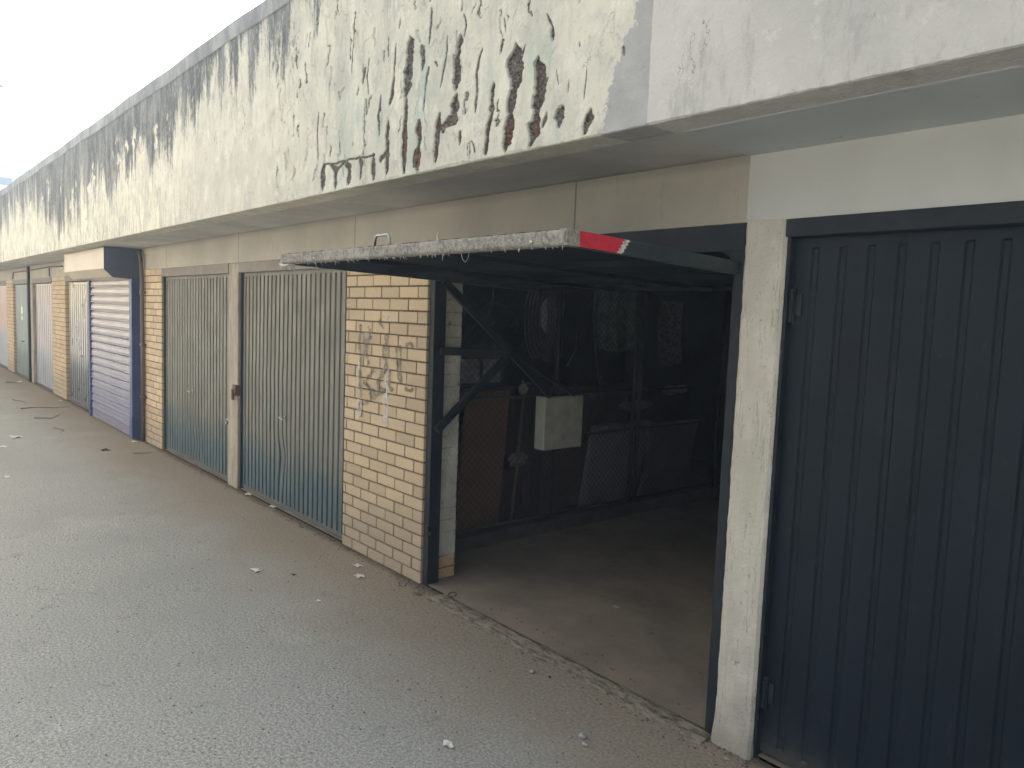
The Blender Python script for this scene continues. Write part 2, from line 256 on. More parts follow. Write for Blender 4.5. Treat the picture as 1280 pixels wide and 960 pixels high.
c=g.mix(g.mr(g.math('ADD',Z,g.math('MULTIPLY',g.noise(22,6,.8),.30)),.16,.30,.45,0),c,(.12,.105,.085)); g.bump(g.noise(3,3,.5),.16,.012); c=g.mix(g.mr(g.noise(18,6,.8,(1,1,.35)),.60,.68,0,.35),c,(.035,.042,.05)); M['door_dark']=g.fin(c,g.mr(g.noise(3,5,.6),.3,.7,.42,.6),0,.2)
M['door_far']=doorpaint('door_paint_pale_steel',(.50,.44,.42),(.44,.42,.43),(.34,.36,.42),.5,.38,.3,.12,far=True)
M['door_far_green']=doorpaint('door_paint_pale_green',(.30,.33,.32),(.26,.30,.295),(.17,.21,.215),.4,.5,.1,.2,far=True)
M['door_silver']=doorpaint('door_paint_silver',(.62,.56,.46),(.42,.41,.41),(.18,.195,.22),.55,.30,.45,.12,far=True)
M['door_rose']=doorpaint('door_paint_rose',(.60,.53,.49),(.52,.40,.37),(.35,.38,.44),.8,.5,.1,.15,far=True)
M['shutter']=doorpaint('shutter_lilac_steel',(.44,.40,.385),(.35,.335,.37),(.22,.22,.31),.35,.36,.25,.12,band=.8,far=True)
M['rail_blue']=simple('shutter_rail_blue',(.065,.085,.19),.45,.1,.3,5)
M['box_tan_glare']=simple('shutter_box_tan_glare',(.50,.44,.35),.4,.15,.12,2)  # warm reflection of the sunlit side painted into the housing colour
M['dark_frame']=simple('dark_steel_frame',(.012,.018,.024),.6,0,.3,7,.2,dirt=(.024,.028,.031),spec=.25)
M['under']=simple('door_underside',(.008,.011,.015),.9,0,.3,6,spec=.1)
M['frame_brown']=simple('door_head_steel',(.20,.175,.15),.6,0,.3,5,.2)
M['dusty_edge']=None
g=G('dusty_cement_edge'); c=g.mix(g.mr(g.noise(55,6,.75),.35,.65),(.37,.345,.30),(.15,.14,.125)); c=g.mix(g.mr(g.noise(9,5),.45,.65,0,.6),c,(.42,.39,.34)); g.bump(g.noise(60,5,.7),.9,.01); M['dusty_edge']=g.fin(c,.95,spec=.1)
M['tape_red']=simple('reflective_tape_red',(.62,.025,.05),.38,0,.25,30)
M['tape_white']=simple('reflective_tape_white',(.75,.72,.68),.4,0,.6,60)
M['green_edge']=simple('door_edge_green_steel',(.032,.046,.050),.5,0,.35,14)
M['cobweb']=simple('dusty_cobweb',(.55,.53,.48),.95,0,.3,60)
M['galv']=simple('galvanised_steel',(.42,.42,.41),.42,.7,.3,25)
M['rusty']=simple('rusty_steel',(.16,.09,.06),.75,.2,.4,20,.4)
M['block']=None
g=G('cast_concrete_block'); c=g.mix(g.mr(g.noise(9,6,.65),.3,.7),(.46,.445,.37),(.33,.32,.27)); c=g.mix(g.mr(g.noise(30,5,.7),.62,.70,0,.6),c,(.15,.14,.12)); g.bump(g.noise(40,5,.7),.7,.006); M['block']=g.fin(c,.9,spec=.2)
# ground
g=G('asphalt'); X,Y,Z=g.xyz()
n1=g.noise(70,6,.85); n2=g.noise(2.1,6,.6); n3=g.noise(.45,4,.55); n4=g.noise(170,3,.8,off=(3,3,0))
a=g.mix(g.mr(n1,.42,.58),(.25,.24,.208),(.60,.575,.51))
a=g.mix(g.mr(n4,.42,.58,0,.55),a,(.10,.10,.09))
a=g.mix(g.mr(n4,.60,.64,0,.8),a,(.72,.71,.66))
a=g.mix(g.mr(n2,.38,.66,0,.4),a,(.32,.318,.285))
a=g.mix(g.mr(g.noise(42,6,.85,off=(4,4,0)),.63,.67,0,.85),a,(.08,.078,.07))
a=g.mix(g.mr(g.noise(3.5,8,.82,off=(8,1,0)),.56,.68,0,.45),a,(.13,.13,.12))
pale=g.mr(g.noise(.9,7,.78,off=(2.2,5.1,0)),.54,.70,0,.35); a=g.mix(g.math('MULTIPLY',pale,g.mr(n1,.46,.54,.15,1)),a,(.68,.68,.64))
a=g.mix(g.mr(n3,.42,.66,0,.35),a,(.26,.255,.228))
dn=g.math('ADD',Y,g.math('MULTIPLY',g.math('SUBTRACT',g.noise(1.2,7,.7),.5),1.5))
dust=g.mix(g.mr(g.noise(55,6,.8),.40,.60),(.235,.19,.14),(.36,.30,.225))
a=g.mix(g.mr(dn,-1.25,-.15,0,.92),a,dust)
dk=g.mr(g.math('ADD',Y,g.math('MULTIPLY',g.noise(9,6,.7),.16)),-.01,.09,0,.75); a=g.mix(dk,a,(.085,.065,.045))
g.bump(n4,.4,.003); g.bump(g.noise(5,5,.6),.2,.02); M['asphalt']=g.fin(a,g.mr(n1,.3,.7,.92,1.0),spec=.06)
g=G('garage_floor_screed'); X,Y,Z=g.xyz()
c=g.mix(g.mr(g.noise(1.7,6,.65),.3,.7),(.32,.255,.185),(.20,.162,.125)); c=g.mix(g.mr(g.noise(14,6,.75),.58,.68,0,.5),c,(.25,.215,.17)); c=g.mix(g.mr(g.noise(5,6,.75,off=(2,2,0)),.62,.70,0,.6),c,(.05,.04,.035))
g.bump(g.noise(40,5,.7),.4,.006); M['floor']=g.fin(c,.8,spec=.3)
g=G('worn_threshold'); c=g.mix(g.mr(g.noise(11,8,.82,(1,3,1)),.42,.60),(.35,.30,.23),(.13,.105,.08)); g.bump(g.noise(30,6,.75),.9,.012); M['thresh']=g.fin(c,.95,spec=.15)
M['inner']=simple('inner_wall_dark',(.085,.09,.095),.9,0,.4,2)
M['roof']=simple('roof_felt',(.12,.12,.12),.95,0,.3,2)
M['wire']=simple('fence_wire',(.07,.07,.072),.55,.5,.3,20)
M['kerb']=simple('kerb_concrete',(.09,.08,.072),.9,0,.4,8,.4)
M['opp']=simple('bounce_wall_render',(.80,.76,.67),.85,0,.2,1.5)

# ------------------------------------------------------------------ setting
ground=MB()
ground.grid(lambda u,v:(-300+600*u,-300+300.02*v,0),2,2)
go=ground.build('road',M['asphalt']); tag(go,'grey asphalt service lane in front of the garages','road',kind='structure')
gb=MB(); gb.box(-300,300,6.25,300,-.05,-.004); tag(gb.build('ground',M['asphalt']),'open asphalt ground behind the garages','ground',kind='structure')

BLD=empty('garage_building',(0,0,0),'long row of lock-up garages with deep stained concrete fascia and yellow brick piers','building')
# ---- fascia with displaced spalling
def seg_dist(PX,PZ,a,b):
    ax,az=a; bx,bz=b; dx,dz=bx-ax,bz-az; L=dx*dx+dz*dz+1e-12
    t=np.clip(((PX-ax)*dx+(PZ-az)*dz)/L,0,1); return np.hypot(PX-ax-t*dx,PZ-az-t*dz)
def vnoise(x,z,seed):
    r=np.random.RandomState(seed); T=r.rand(256,256)
    xi=np.floor(x).astype(int); zi=np.floor(z).astype(int); fx=x-xi; fz=z-zi
    fx=fx*fx*(3-2*fx); fz=fz*fz*(3-2*fz)
    def t(i,j): return T[i&255,j&255]
    return (t(xi,zi)*(1-fx)+t(xi+1,zi)*fx)*(1-fz)+(t(xi,zi+1)*(1-fx)+t(xi+1,zi+1)*fx)*fz
def fbm(x,z,seed,o=4):
    s=0;a=.5
    for i in range(o): s=s+a*vnoise(x*2**i,z*2**i,seed+i); a*=.5
    return s
ZB,ZT,YF=2.595,3.93,-.69
def fascia_patch(x0,x1,res,rz):
    nx=int((x1-x0)/res); nz=int((ZT-ZB)/rz)
    xs=np.linspace(x0,x1,nx+1); zs=np.linspace(ZB,ZT,nz+1); PX,PZ=np.meshgrid(xs,zs)
    h=np.zeros_like(PX); gm=np.zeros_like(PX); ru=np.zeros_like(PX); stn=np.zeros_like(PX)
    if res<.01:
        wx=(fbm(PX*22,PZ*22,3)-.47)*.05+(fbm(PX*80,PZ*80,13,2)-.38)*.014; wz=(fbm(PX*18,PZ*18,9)-.47)*.04
        for pts,w,d,r in GOUGES:
            D=np.full_like(PX,9.)
            for a,b in zip(pts[:-1],pts[1:]): D=np.minimum(D,seg_dist(PX+wx*min(1,w*16),PZ+wz*.5,a,b))
            tz=[p[1] for p in pts]; wv=w*(.45+1.15*fbm(PX*9+pts[0][0]*7,PZ*15,50)+.35*(fbm(PX*60,PZ*60,61,2)-.37)); wv=wv*np.clip((PZ-min(tz)+.02)/.05,.35,1)*np.clip((max(tz)+.02-PZ)/.05,.35,1)
            m=np.clip((wv/2-D)/.005+.5,0,1)
            rough=.75+.9*(fbm(PX*120,PZ*120,21,2)-.35)
            h=np.maximum(h,m*d*1.5*rough); gm=np.maximum(gm,m)
            core=np.clip((wv*.22-D)/.006+.5,0,1)
            ru=np.maximum(ru,np.maximum(m*r*np.clip((fbm(PX*30,PZ*12,33)-.3)*4,0,1),core*r))
        rg=random.Random(5)
        for i in range(110):
            gx=rg.uniform(-5.1,-2.15); gz_=rg.uniform(2.66,3.7); w=rg.uniform(.006,.022); L=rg.uniform(.01,.14); sub=(np.abs(PX-gx)<.2)&(np.abs(PZ-gz_)<.3)
            D=seg_dist(PX[sub]+wx[sub]*1.3,PZ[sub]+wz[sub]*.6,(gx,gz_),(gx+rg.uniform(-.02,.02),gz_+L)); mq=np.clip((w*.45-D)/.004+.5,0,1)
            h[sub]=np.maximum(h[sub],mq*.008); gm[sub]=np.maximum(gm[sub],mq*rg.uniform(.3,1))
        for x,z,rr in STAINS: stn=np.maximum(stn,np.exp(-(((PX-x)/rr)**2+((PZ-z)/(rr*2.2))**2))*np.clip((fbm(PX*30,PZ*8,5)-.25)*3,0,1))
        win=np.clip((PX-x0)/.05,0,1)*np.clip((x1-PX)/.05,0,1)*np.clip((ZT-PZ)/.05,0,1)
        h*=win
        pe=np.clip((fbm(PX*7,PZ*4.5,70,5)-.53)/.015,0,1)*np.clip((-2.1-PX)/.4,0,1); h+=pe*.0035*win; h+= (fbm(PX*6,PZ*4,40)-.47)*.006*win+(fbm(PX*45,PZ*45,44,3)-.43)*.003*win
    YY=YF+h
    ZZ=PZ.copy(); ZZ[0,:]+=(np.clip((vnoise(xs*9,xs*0+3,8)-.6)*.03,0,.01) if res<.01 else 0)+.004*vnoise(xs*43,xs*0,9)
    return np.stack([PX,YY,ZZ],-1).reshape(-1,3),gm.ravel(),ru.ravel(),stn.ravel(),nx,nz
vs=[];fs=[];A=[[],[],[]];off=0
for x0,x1,res,rz in ((-34,-5.2,.03,.08),(-5.2,-1.65,.005,.005),(-1.65,4,.012,.05)):
    v,a,b,c_,nx,nz=fascia_patch(x0,x1,res,rz); vs.append(v)
    I=np.arange(nz)[:,None]*(nx+1)+np.arange(nx)[None,:]+off
    fs.append(np.stack([I,I+1,I+nx+2,I+nx+1],-1).reshape(-1,4)); off+=len(v)
    for k,q_ in enumerate((a,b,c_)): A[k].append(q_)
# underside lip, top and back of the parapet
v0=np.array([(-34,YF,ZB+.012),(4,YF,ZB+.012),(4,YF+.012,ZB),(-34,YF+.012,ZB),(4,-.52,ZB),(-34,-.52,ZB),(4,-.52,ZT),(-34,-.52,ZT),(4,YF,ZT),(-34,YF,ZT)])
vs.append(v0); o=off; fs.append(np.array([(o+3,o+2,o+1,o),(o+5,o+4,o+2,o+3),(o+7,o+6,o+4,o+5),(o+9,o+8,o+6,o+7)]))
for k in range(3): A[k].append(np.zeros(10))
V=np.concatenate(vs); F=np.concatenate(fs)
me=bpy.data.meshes.new('fascia'); me.from_pydata(V.tolist(),[],F.tolist()); me.update()
for nm,k in (('gouge',0),('rust',1),('stain',2)):
    a=me.attributes.new(nm,'FLOAT','POINT'); a.data.foreach_set('value',np.concatenate(A[k]).astype(np.float32))
me.materials.append(M['fascia']); fo=bpy.data.objects.new('fascia',me); COL.objects.link(fo); fo.parent=BLD
m=MB(); m.grid(lambda u,v:(-34+38*u,YF-.010+[.004,0,0,.19][round(v*3)],[3.885,3.895,4.005,4.02][round(v*3)]+.005*math.sin(u*97)+.003*math.sin(u*231)),760,3)
m.box(-34,4,YF+.004,-.50,3.89,3.995); m.build('coping',M['coping'],BLD)
# soffit and lintel
m=MB()
m.box(-34,-1.84,-.52,0.2,2.6,2.75)
m.box(-1.84,4,-.52,0.2,2.597,2.75)
m.prism_x([(-.535,2.6),(-.525,2.5935),(-.515,2.592),(-.505,2.597)],-1.80,4)
m.build('soffit',M['soffit'],BLD)
m=MB()
m.box(-34,-1.836,0,.2,2.318,2.6)
m.box(-1.836,4,0,.2,2.318,2.597)
m.build('lintel',M['lintel'],BLD)
m=MB(); m.box(-34,4,-.52,6.2,2.76,2.9); m.box(-34,4,.2,6.2,2.62,2.76); m.build('roof',M['roof'],BLD)
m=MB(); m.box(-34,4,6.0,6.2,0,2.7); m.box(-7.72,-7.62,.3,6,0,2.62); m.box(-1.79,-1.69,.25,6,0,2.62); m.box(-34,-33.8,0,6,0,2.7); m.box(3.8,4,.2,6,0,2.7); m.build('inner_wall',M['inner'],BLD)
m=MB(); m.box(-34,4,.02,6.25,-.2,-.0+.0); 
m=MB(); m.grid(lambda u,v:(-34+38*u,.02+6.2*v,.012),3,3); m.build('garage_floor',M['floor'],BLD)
# threshold, worn irregular strip
def thr(u,v):
    x=-3.98+2.14*u; y=-.10+.20*v+.006*math.sin(x*9)+.006*math.sin(x*31+v*5)+.002*rnd.uniform(-1,1)
    hgt=.003+.009*max(0,math.sin(math.pi*v))**.6*(.8+.2*math.sin(x*17+v*7))+.002*rnd.random()
    if v in(0,1): hgt=.001
    if .55<v<.75: hgt-=.008
    return (x,y,hgt)
m=MB(); m.grid(thr,330,10); m.build('threshold',M['thresh'],BLD)

# ---- brick piers
def brick_pier(x0,x1,ztop=2.318,depth=.11,right_ret=0,label=None,y0=0.0,seed=1):
    rr=random.Random(seed); m=MB(); bl,bh,j=.23,.0745,.0115
    n=int(ztop/(bh+j))+1; z=.004
    mm_=MB(); mm_.box(x0+.006,x1-.006,y0+.010,y0+depth-.006,0,ztop-.001)
    for r in range(n):
        zt=min(z+bh,ztop-.002)
        if zt-z<.01: break
        xr=x1; first=True; stag=(r%2)
        while xr>x0+.02:
            L=.23 if not (first and stag) else .11
            xl=max(x0,xr-L)
            if xl-x0<.03: xl=x0
            dy=rr.uniform(-.0015,.0015); dz=rr.uniform(-.001,.001)
            m.box(xl,xr,y0+dy,y0+depth,z+dz,zt+dz,max(.01,rr.random()**1.4))
            xr=xl-j; first=False
        z+=bh+j
    p=m.build('brick_pier',M['brick'],BLD,bevel=.0035,seg=2)
    mm_.build('mortar',M['mortar'],p)
    if label: p['label']=label
    return p
P1=brick_pier(-5.345,-4.225,label='yellow brick pier with a worn black and white graffiti tag, beside the open garage',seed=2)
brick_pier(-11.25,-10.16,label='yellow brick pier with a dark conduit pipe, beside the roller shutter',seed=5)
brick_pier(-17.42,-16.12,label='yellow brick pier left of the roller shutter door',seed=8)
brick_pier(-23.6,-22.5,label='farthest yellow brick pier in view',seed=9)
brick_pier(-29.9,-28.7,seed=12)
brick_pier(.85,1.95,seed=15)
# white painted return of the near pier
m=MB()
def wr(u,v):
    y=.112+.178*u; z=.004+2.31*v; return (-4.222+.004*fb(y*30,z*30),y,z)
def fb(a,b): return math.sin(a*1.7+b)*math.sin(b*1.3)+.5*math.sin(a*5+b*3.1)
m.grid(wr,12,90); m.box(-4.4,-4.228,.112,.29,0,2.318)
m.build('pier_return',M['whitebrick'],BLD)['label']='whitewashed flaking brick return of the near pier inside the open garage'
# graffiti
g=G('spray_black'); al=g.mr(g.noise(38,5,.7),.34,.60,.15,.62); g.inp(g.b.inputs['Alpha'],al); M['spray_d']=g.fin((.13,.115,.10),.7)
g=G('spray_white'); al=g.mr(g.noise(30,5,.7,(1.5,1,.4)),.36,.62,.08,.6); g.inp(g.b.inputs['Alpha'],al); M['spray_w']=g.fin((.72,.70,.64),.7)
for kk,mt,yy in (('w',M['spray_w'],-.0032),('d',M['spray_d'],-.0045)):
    m=MB()
    for k,w,pts in GRAF:
        if k!=kk: continue
        P=[Vector((a,0,b)) for a,b in pts]; S=[]
        for i in range(len(P)-1):
            p0=P[max(i-1,0)];p1=P[i];p2=P[i+1];p3=P[min(i+2,len(P)-1)]
            for t in range(6):
                t/=6; S.append(.5*((2*p1)+(p2-p0)*t+(2*p0-5*p1+4*p2-p3)*t*t+(3*p1-p0-3*p2+p3)*t**3))
        S.append(P[-1]); vv=[]
        for i,p in enumerate(S):
            d=(S[min(i+1,len(S)-1)]-S[max(i-1,0)]).normalized(); nrm=Vector((-d.z,0,d.x)); ww=w*(.52+.18*math.sin(i*.9))
            off_=Vector((0,yy-.00012*(i%3),0)); vv+=[p+nrm*ww+off_,p-nrm*ww+off_]
        m.add(vv,[(2*i,2*i+1,2*i+3,2*i+2) for i in range(len(S)-1)])
    m.build('graffiti_tag',mt,P1)

# ---- posts and pillar
def post(x0,x1,label,y0=-.004,ztop=2.318,mat='post'):
    m=MB(); m.box(x0,x1,y0,.2,0,ztop); o=m.build('concrete_post',M[mat],BLD,bevel=.012); o['label']=label
post(-7.85,-7.585,'raw concrete post between the two grey ribbed doors')
post(-14.12,-13.62,'concrete post beside the roller shutter')
post(-20.1,-19.62,'concrete post between the far green and grey doors')
post(-26.4,-25.95,'concrete post beyond the last brick pier')
m=MB()
def pil(u,v):
    per=[(-1.832,.06),(-1.832,.0),(-1.818,-.012),(-1.765,-.016),(-1.70,-.010),(-1.652,-.012),(-1.640,.0),(-1.640,.06)]
    i=min(int(round(u*7)),7); x,y=per[i]; z=2.318*v
    fl=max(0,(.12-z))*.18; cx=-1.736
    x=cx+(x-cx)*(1+fl*3)+.0012*fb(z*13,i*2.0)+.0008*fb(z*53,i); y=y-fl+.0015*fb(z*17,i*3.+1)
    return (x,y,z)
m.grid(pil,7,110); m.box(-1.83,-1.642,.02,.25,0,2.318)
m.build('concrete_pillar',M['pillar'],BLD)['label']='rough cream painted concrete pillar between the open garage and the dark blue door'

# ---- ribbed steel doors
def ribbed(name,x0,x1,z0,z1,y,pitch,gw,gd,mat,label,dents=(),slope=.006,frame=.03,inward=True):
    n=max(1,round((x1-x0-2*frame)/pitch)); p=(x1-x0-2*frame)/n
    xs=[(x0,0),(x0+frame,0)]
    for i in range(n):
        c=x0+frame+p*(i+.5); s=gd if inward else -gd
        xs+=[(c-gw/2-slope,0),(c-gw/2,s),(c+gw/2,s),(c+gw/2+slope,0)]
    xs+=[(x1-frame,0),(x1,0)]
    zs=[z0,z0+frame,z0+frame+.008]+[z0+frame+.008+(z1-z0-2*frame-.016)*k/40 for k in range(1,40)]+[z1-frame-.008,z1-frame,z1]
    V=[]
    for zi,z in enumerate(zs):
        flat=zi<2 or zi>=len(zs)-2
        for x,d in xs:
            yy=y+(0 if flat else d); xx=x
            for dx,dz,rx,rz,amt in dents:
                w=math.exp(-((x-dx)/rx)**2-((z-dz)/rz)**2); yy+=amt*w; xx+=amt*.6*w*math.sin((z-dz)*14)
            V.append((xx,yy,z))
    nx=len(xs); F=[(j*nx+i,j*nx+i+1,(j+1)*nx+i+1,(j+1)*nx+i) for j in range(len(zs)-1) for i in range(nx-1)]
    m=MB(); m.add(V,F)
    m.box(x0+.001,x1-.001,y+gd+.006,y+gd+.02,z0+.002,z1-.002)
    o=m.build(name,mat,BLD); o['label']=label; return o
def head(x0,x1,mat,y=-.006,z0=2.215,z1=2.317,par=None):
    m=MB(); m.box(x0,x1,y,.06,z0,z1); return m.build('door_head',mat,par or BLD,bevel=.004)
def jambs(x0,x1,w,mat,par,y=.0,z1=2.215):
    for a,b in ((x0,x0+w),(x1-w,x1)):
        m=MB(); m.box(a,b,y,.07,.004,z1); m.build('door_jamb',mat,par,bevel=.003)
def handle(par,x,z,y,mat):
    m=MB(); m.tube([(x,y,z),(x,y-.012,z)],.022,12); m.tube([(x,y-.01,z),(x,y-.045,z)],.008,8); m.tube([(x-.045,y-.045,z+.006),(x+.045,y-.045,z-.004)],.009,8)
    m.build('handle',mat,par)
def latch(par,x,z,y,mat):
    m=MB(); m.box(x-.03,x+.03,y-.012,y,z-.02,z+.02); m.tube([(x-.05,y-.02,z),(x+.04,y-.02,z)],.008,8); m.box(x-.012,x+.012,y-.04,y-.012,z-.05,z-.012); m.build('latch',mat,par,bevel=.002)
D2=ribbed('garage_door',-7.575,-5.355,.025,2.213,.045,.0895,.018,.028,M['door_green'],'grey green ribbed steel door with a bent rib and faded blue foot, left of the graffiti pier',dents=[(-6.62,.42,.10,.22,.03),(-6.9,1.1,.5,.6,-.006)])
head(-7.58,-5.35,M['frame_brown'],par=D2); jambs(-7.583,-5.347,.022,M['green_edge'],D2,.02)
handle(D2,-6.54,.87,.045,M['galv'])
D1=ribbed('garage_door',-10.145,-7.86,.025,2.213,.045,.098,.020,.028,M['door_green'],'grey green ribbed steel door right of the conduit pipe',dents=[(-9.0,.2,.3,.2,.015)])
head(-10.15,-7.855,M['frame_brown'],par=D1); jambs(-10.153,-7.852,.022,M['green_edge'],D1,.02)
handle(D1,-9.09,.86,.045,M['galv']); latch(D1,-7.93,.68,.045,M['galv'])
m=MB(); m.box(-7.66,-7.575,-.03,.03,.97,1.08); m.box(-7.64,-7.60,-.05,-.03,.93,1.0); m.tube([(-7.635,-.045,1.0),(-7.635,-.045,1.035),(-7.605,-.045,1.035),(-7.605,-.045,1.0)],.005,6)
m.build('padlock_box',M['rusty'],D2,bevel=.006)
DD=ribbed('garage_door',-1.626,.80,.03,2.238,.04,.1125,.018,.0075,M['door_dark'],'glossy dark navy ribbed steel door nearest to the right',slope=.008,frame=.035)
head(-1.645,.84,M['dark_frame'],-.010,2.245,2.317,DD); jambs(-1.641,.85,.016,M['dark_frame'],DD,.004,2.244)
m=MB(); m.box(-1.64,.84,.07,.085,2.18,2.317); m.build('head_filler',M['dark_frame'],DD)
def hinge(z):
    m=MB(); m.box(-1.628,-1.60,.022,.040,z-.07,z+.07); m.tube([(-1.612,.018,z-.06),(-1.612,.018,z+.06)],.008,8); m.box(-1.60,-1.575,.030,.040,z-.04,z+.05); m.build('hinge',M['dark_frame'],DD,bevel=.002)
hinge(1.965); hinge(.30)
m=MB(); m.tube([(-.70,.03,1.45),(-.70,-.01,1.45),(-.70,-.015,1.38),(-.70,.03,1.38)],.006,8); m.build('handle',M['galv'],DD)
m=MB(); m.box(-.735,-.665,.034,.040,1.30,1.52); m.build('lock_plate',M['dark_frame'],DD,bevel=.002)
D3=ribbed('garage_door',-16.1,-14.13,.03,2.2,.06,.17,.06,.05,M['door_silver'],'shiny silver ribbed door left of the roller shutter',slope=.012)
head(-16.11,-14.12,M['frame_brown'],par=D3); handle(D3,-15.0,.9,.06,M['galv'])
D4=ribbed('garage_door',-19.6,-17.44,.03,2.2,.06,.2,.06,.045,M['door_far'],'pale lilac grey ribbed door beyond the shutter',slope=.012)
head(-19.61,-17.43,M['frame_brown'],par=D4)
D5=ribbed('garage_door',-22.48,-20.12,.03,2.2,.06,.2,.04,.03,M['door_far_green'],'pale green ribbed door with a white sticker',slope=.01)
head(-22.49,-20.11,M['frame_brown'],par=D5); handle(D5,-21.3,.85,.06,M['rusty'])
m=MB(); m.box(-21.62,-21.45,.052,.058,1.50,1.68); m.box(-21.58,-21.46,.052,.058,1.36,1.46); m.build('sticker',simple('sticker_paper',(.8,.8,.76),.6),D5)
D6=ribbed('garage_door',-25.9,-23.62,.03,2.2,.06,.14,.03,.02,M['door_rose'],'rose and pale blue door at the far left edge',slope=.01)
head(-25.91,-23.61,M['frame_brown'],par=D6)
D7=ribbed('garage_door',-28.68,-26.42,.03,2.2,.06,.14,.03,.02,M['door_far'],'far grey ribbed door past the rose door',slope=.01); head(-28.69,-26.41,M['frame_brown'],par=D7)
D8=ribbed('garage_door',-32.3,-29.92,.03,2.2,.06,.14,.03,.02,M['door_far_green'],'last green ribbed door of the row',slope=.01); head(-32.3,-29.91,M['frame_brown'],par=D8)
m=MB(); m.box(-34,-32.31,0,.2,0,2.318); m.build('end_wall',M['post'],BLD)
m=MB(); m.box(1.96,4,0,.2,0,2.318); m.build('end_wall',M['post'],BLD)

# ---- roller shutter
RS=MB(); x0,x1=-13.52,-11.13
prof=[]; nsl=17; zz=.17; ph=(2.2-.17)/nsl
for i in range(nsl):
    b=zz+i*ph
    prof+=[(-.066,b),(-.066,b+.010),(-.118,b+.013),(-.122,b+.022),(-.112,b+.034),(-.100,b+.037),(-.100,b+.042),(-.110,b+.046),(-.110,b+ph-.030),(-.098,b+ph-.022),(-.096,b+ph-.012),(-.104,b+ph-.004)]
prof+=[(-.085,2.2)]
pv=[(x0,y,z) for y,z in prof]+[(x1,y,z) for y,z in prof]; n=len(prof)
RS.add(pv,[(i,n+i,n+i+1,i+1) for i in range(n-1)])
for k in range(4): RS.box(x0,x1,-.108+.004*(k%2),-.07,.035+k*.034,.035+k*.034+.031)
RS.box(x0,x1,-.07,-.06,.03,2.2)
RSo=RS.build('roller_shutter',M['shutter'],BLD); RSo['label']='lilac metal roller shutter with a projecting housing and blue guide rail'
for a,b in ((-13.60,-13.50),(-11.15,-11.02)):
    m=MB(); m.box(a,b,-.135,.0,.03,2.2); m.box(a-.004,b+.004,-.14,.0,.03,.32)
    m.build('guide_rail',M['rail_blue'],RSo,bevel=.006)
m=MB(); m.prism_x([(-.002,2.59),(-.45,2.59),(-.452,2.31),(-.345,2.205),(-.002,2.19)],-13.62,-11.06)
m.build('shutter_housing',M['box_tan_glare'],RSo,bevel=.006)
m=MB(); m.prism_x([(-.002,2.594),(-.456,2.594),(-.458,2.30),(-.35,2.199),(-.002,2.184)],-11.06,-11.045)
m.build('housing_end_plate',simple('housing_end_blue',(.10,.115,.165),.45,.2,.2,3),RSo)  # same sheet as the housing, painted bluer where no warm reflection falls
m=MB(); m.box(-11.5,-11.3,-.44,-.36,2.235,2.24)
# ---- conduit
m=MB(); m.tube([(-11.035,-.05,2.56),(-10.96,-.05,2.54),(-10.90,-.05,2.47),(-10.885,-.045,2.38),(-10.885,-.04,2.2),(-10.885,-.035,1.2),(-10.885,-.035,.01)],.026,10)
for z in (2.0,1.3,.6): m.box(-10.93,-10.84,-.062,0,z,z+.03)
m.build('conduit_pipe',simple('conduit_brown',(.13,.10,.085),.6),BLD,smooth=True)
# thin cable runs on the far lintel
m=MB(); m.tube([(-22.3,-.02,2.34),(-22.2,-.02,2.5),(-19.9,-.02,2.50),(-17.6,-.02,2.52),(-16.2,-.02,2.5)],.012,6); m.tube([(-17.5,-.02,2.5),(-17.5,-.02,2.33)],.012,6)
m.build('cable',M['rusty'],BLD)
m=MB(); m.box(-20.02,-19.9,-.05,0,0,2.59); m.build('downpipe',M['dark_frame'],BLD,bevel=.01)

# ---- the open tilt door of the near garage
DO=None
xa,xb=-4.165,-1.865
tilt=lambda y:2.178+ -.028*(y+.0)   # slightly higher at the outer edge
m=MB()
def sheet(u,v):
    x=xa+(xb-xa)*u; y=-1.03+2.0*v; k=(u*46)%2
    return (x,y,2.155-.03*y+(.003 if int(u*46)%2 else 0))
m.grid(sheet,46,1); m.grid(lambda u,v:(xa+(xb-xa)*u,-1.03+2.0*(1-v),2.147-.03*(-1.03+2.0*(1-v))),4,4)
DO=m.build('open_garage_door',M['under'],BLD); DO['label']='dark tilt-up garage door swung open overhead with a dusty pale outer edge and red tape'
def dbar(name,p,q,w,h,mat,bev=.003):
    m=MB(); m.bar(p,q,w,h); return m.build(name,mat,DO,bevel=bev)
# outer edge member, dusty; irregular lower lip
m=MB()
def edge_f(u,v):
    x=xa-.01+(xb-xa+.01)*u; sec=[(-1.03,2.184),(-1.052,2.182),(-1.056,2.173),(-1.056,2.138),(-1.05,2.131),(-1.0,2.131)]
    y,z=sec[round(v*5)]; k=fb(x*41,v*9)
    return (x,y-.001*k,z+(.0022*k if v>.5 else .0004*k))
m.grid(edge_f,300,5); m.box(xa-.01,xb,-1.045,-1.0,2.13,2.184)
m.build('door_edge',M['dusty_edge'],DO)['label']='pale gritty outer edge of the open door'
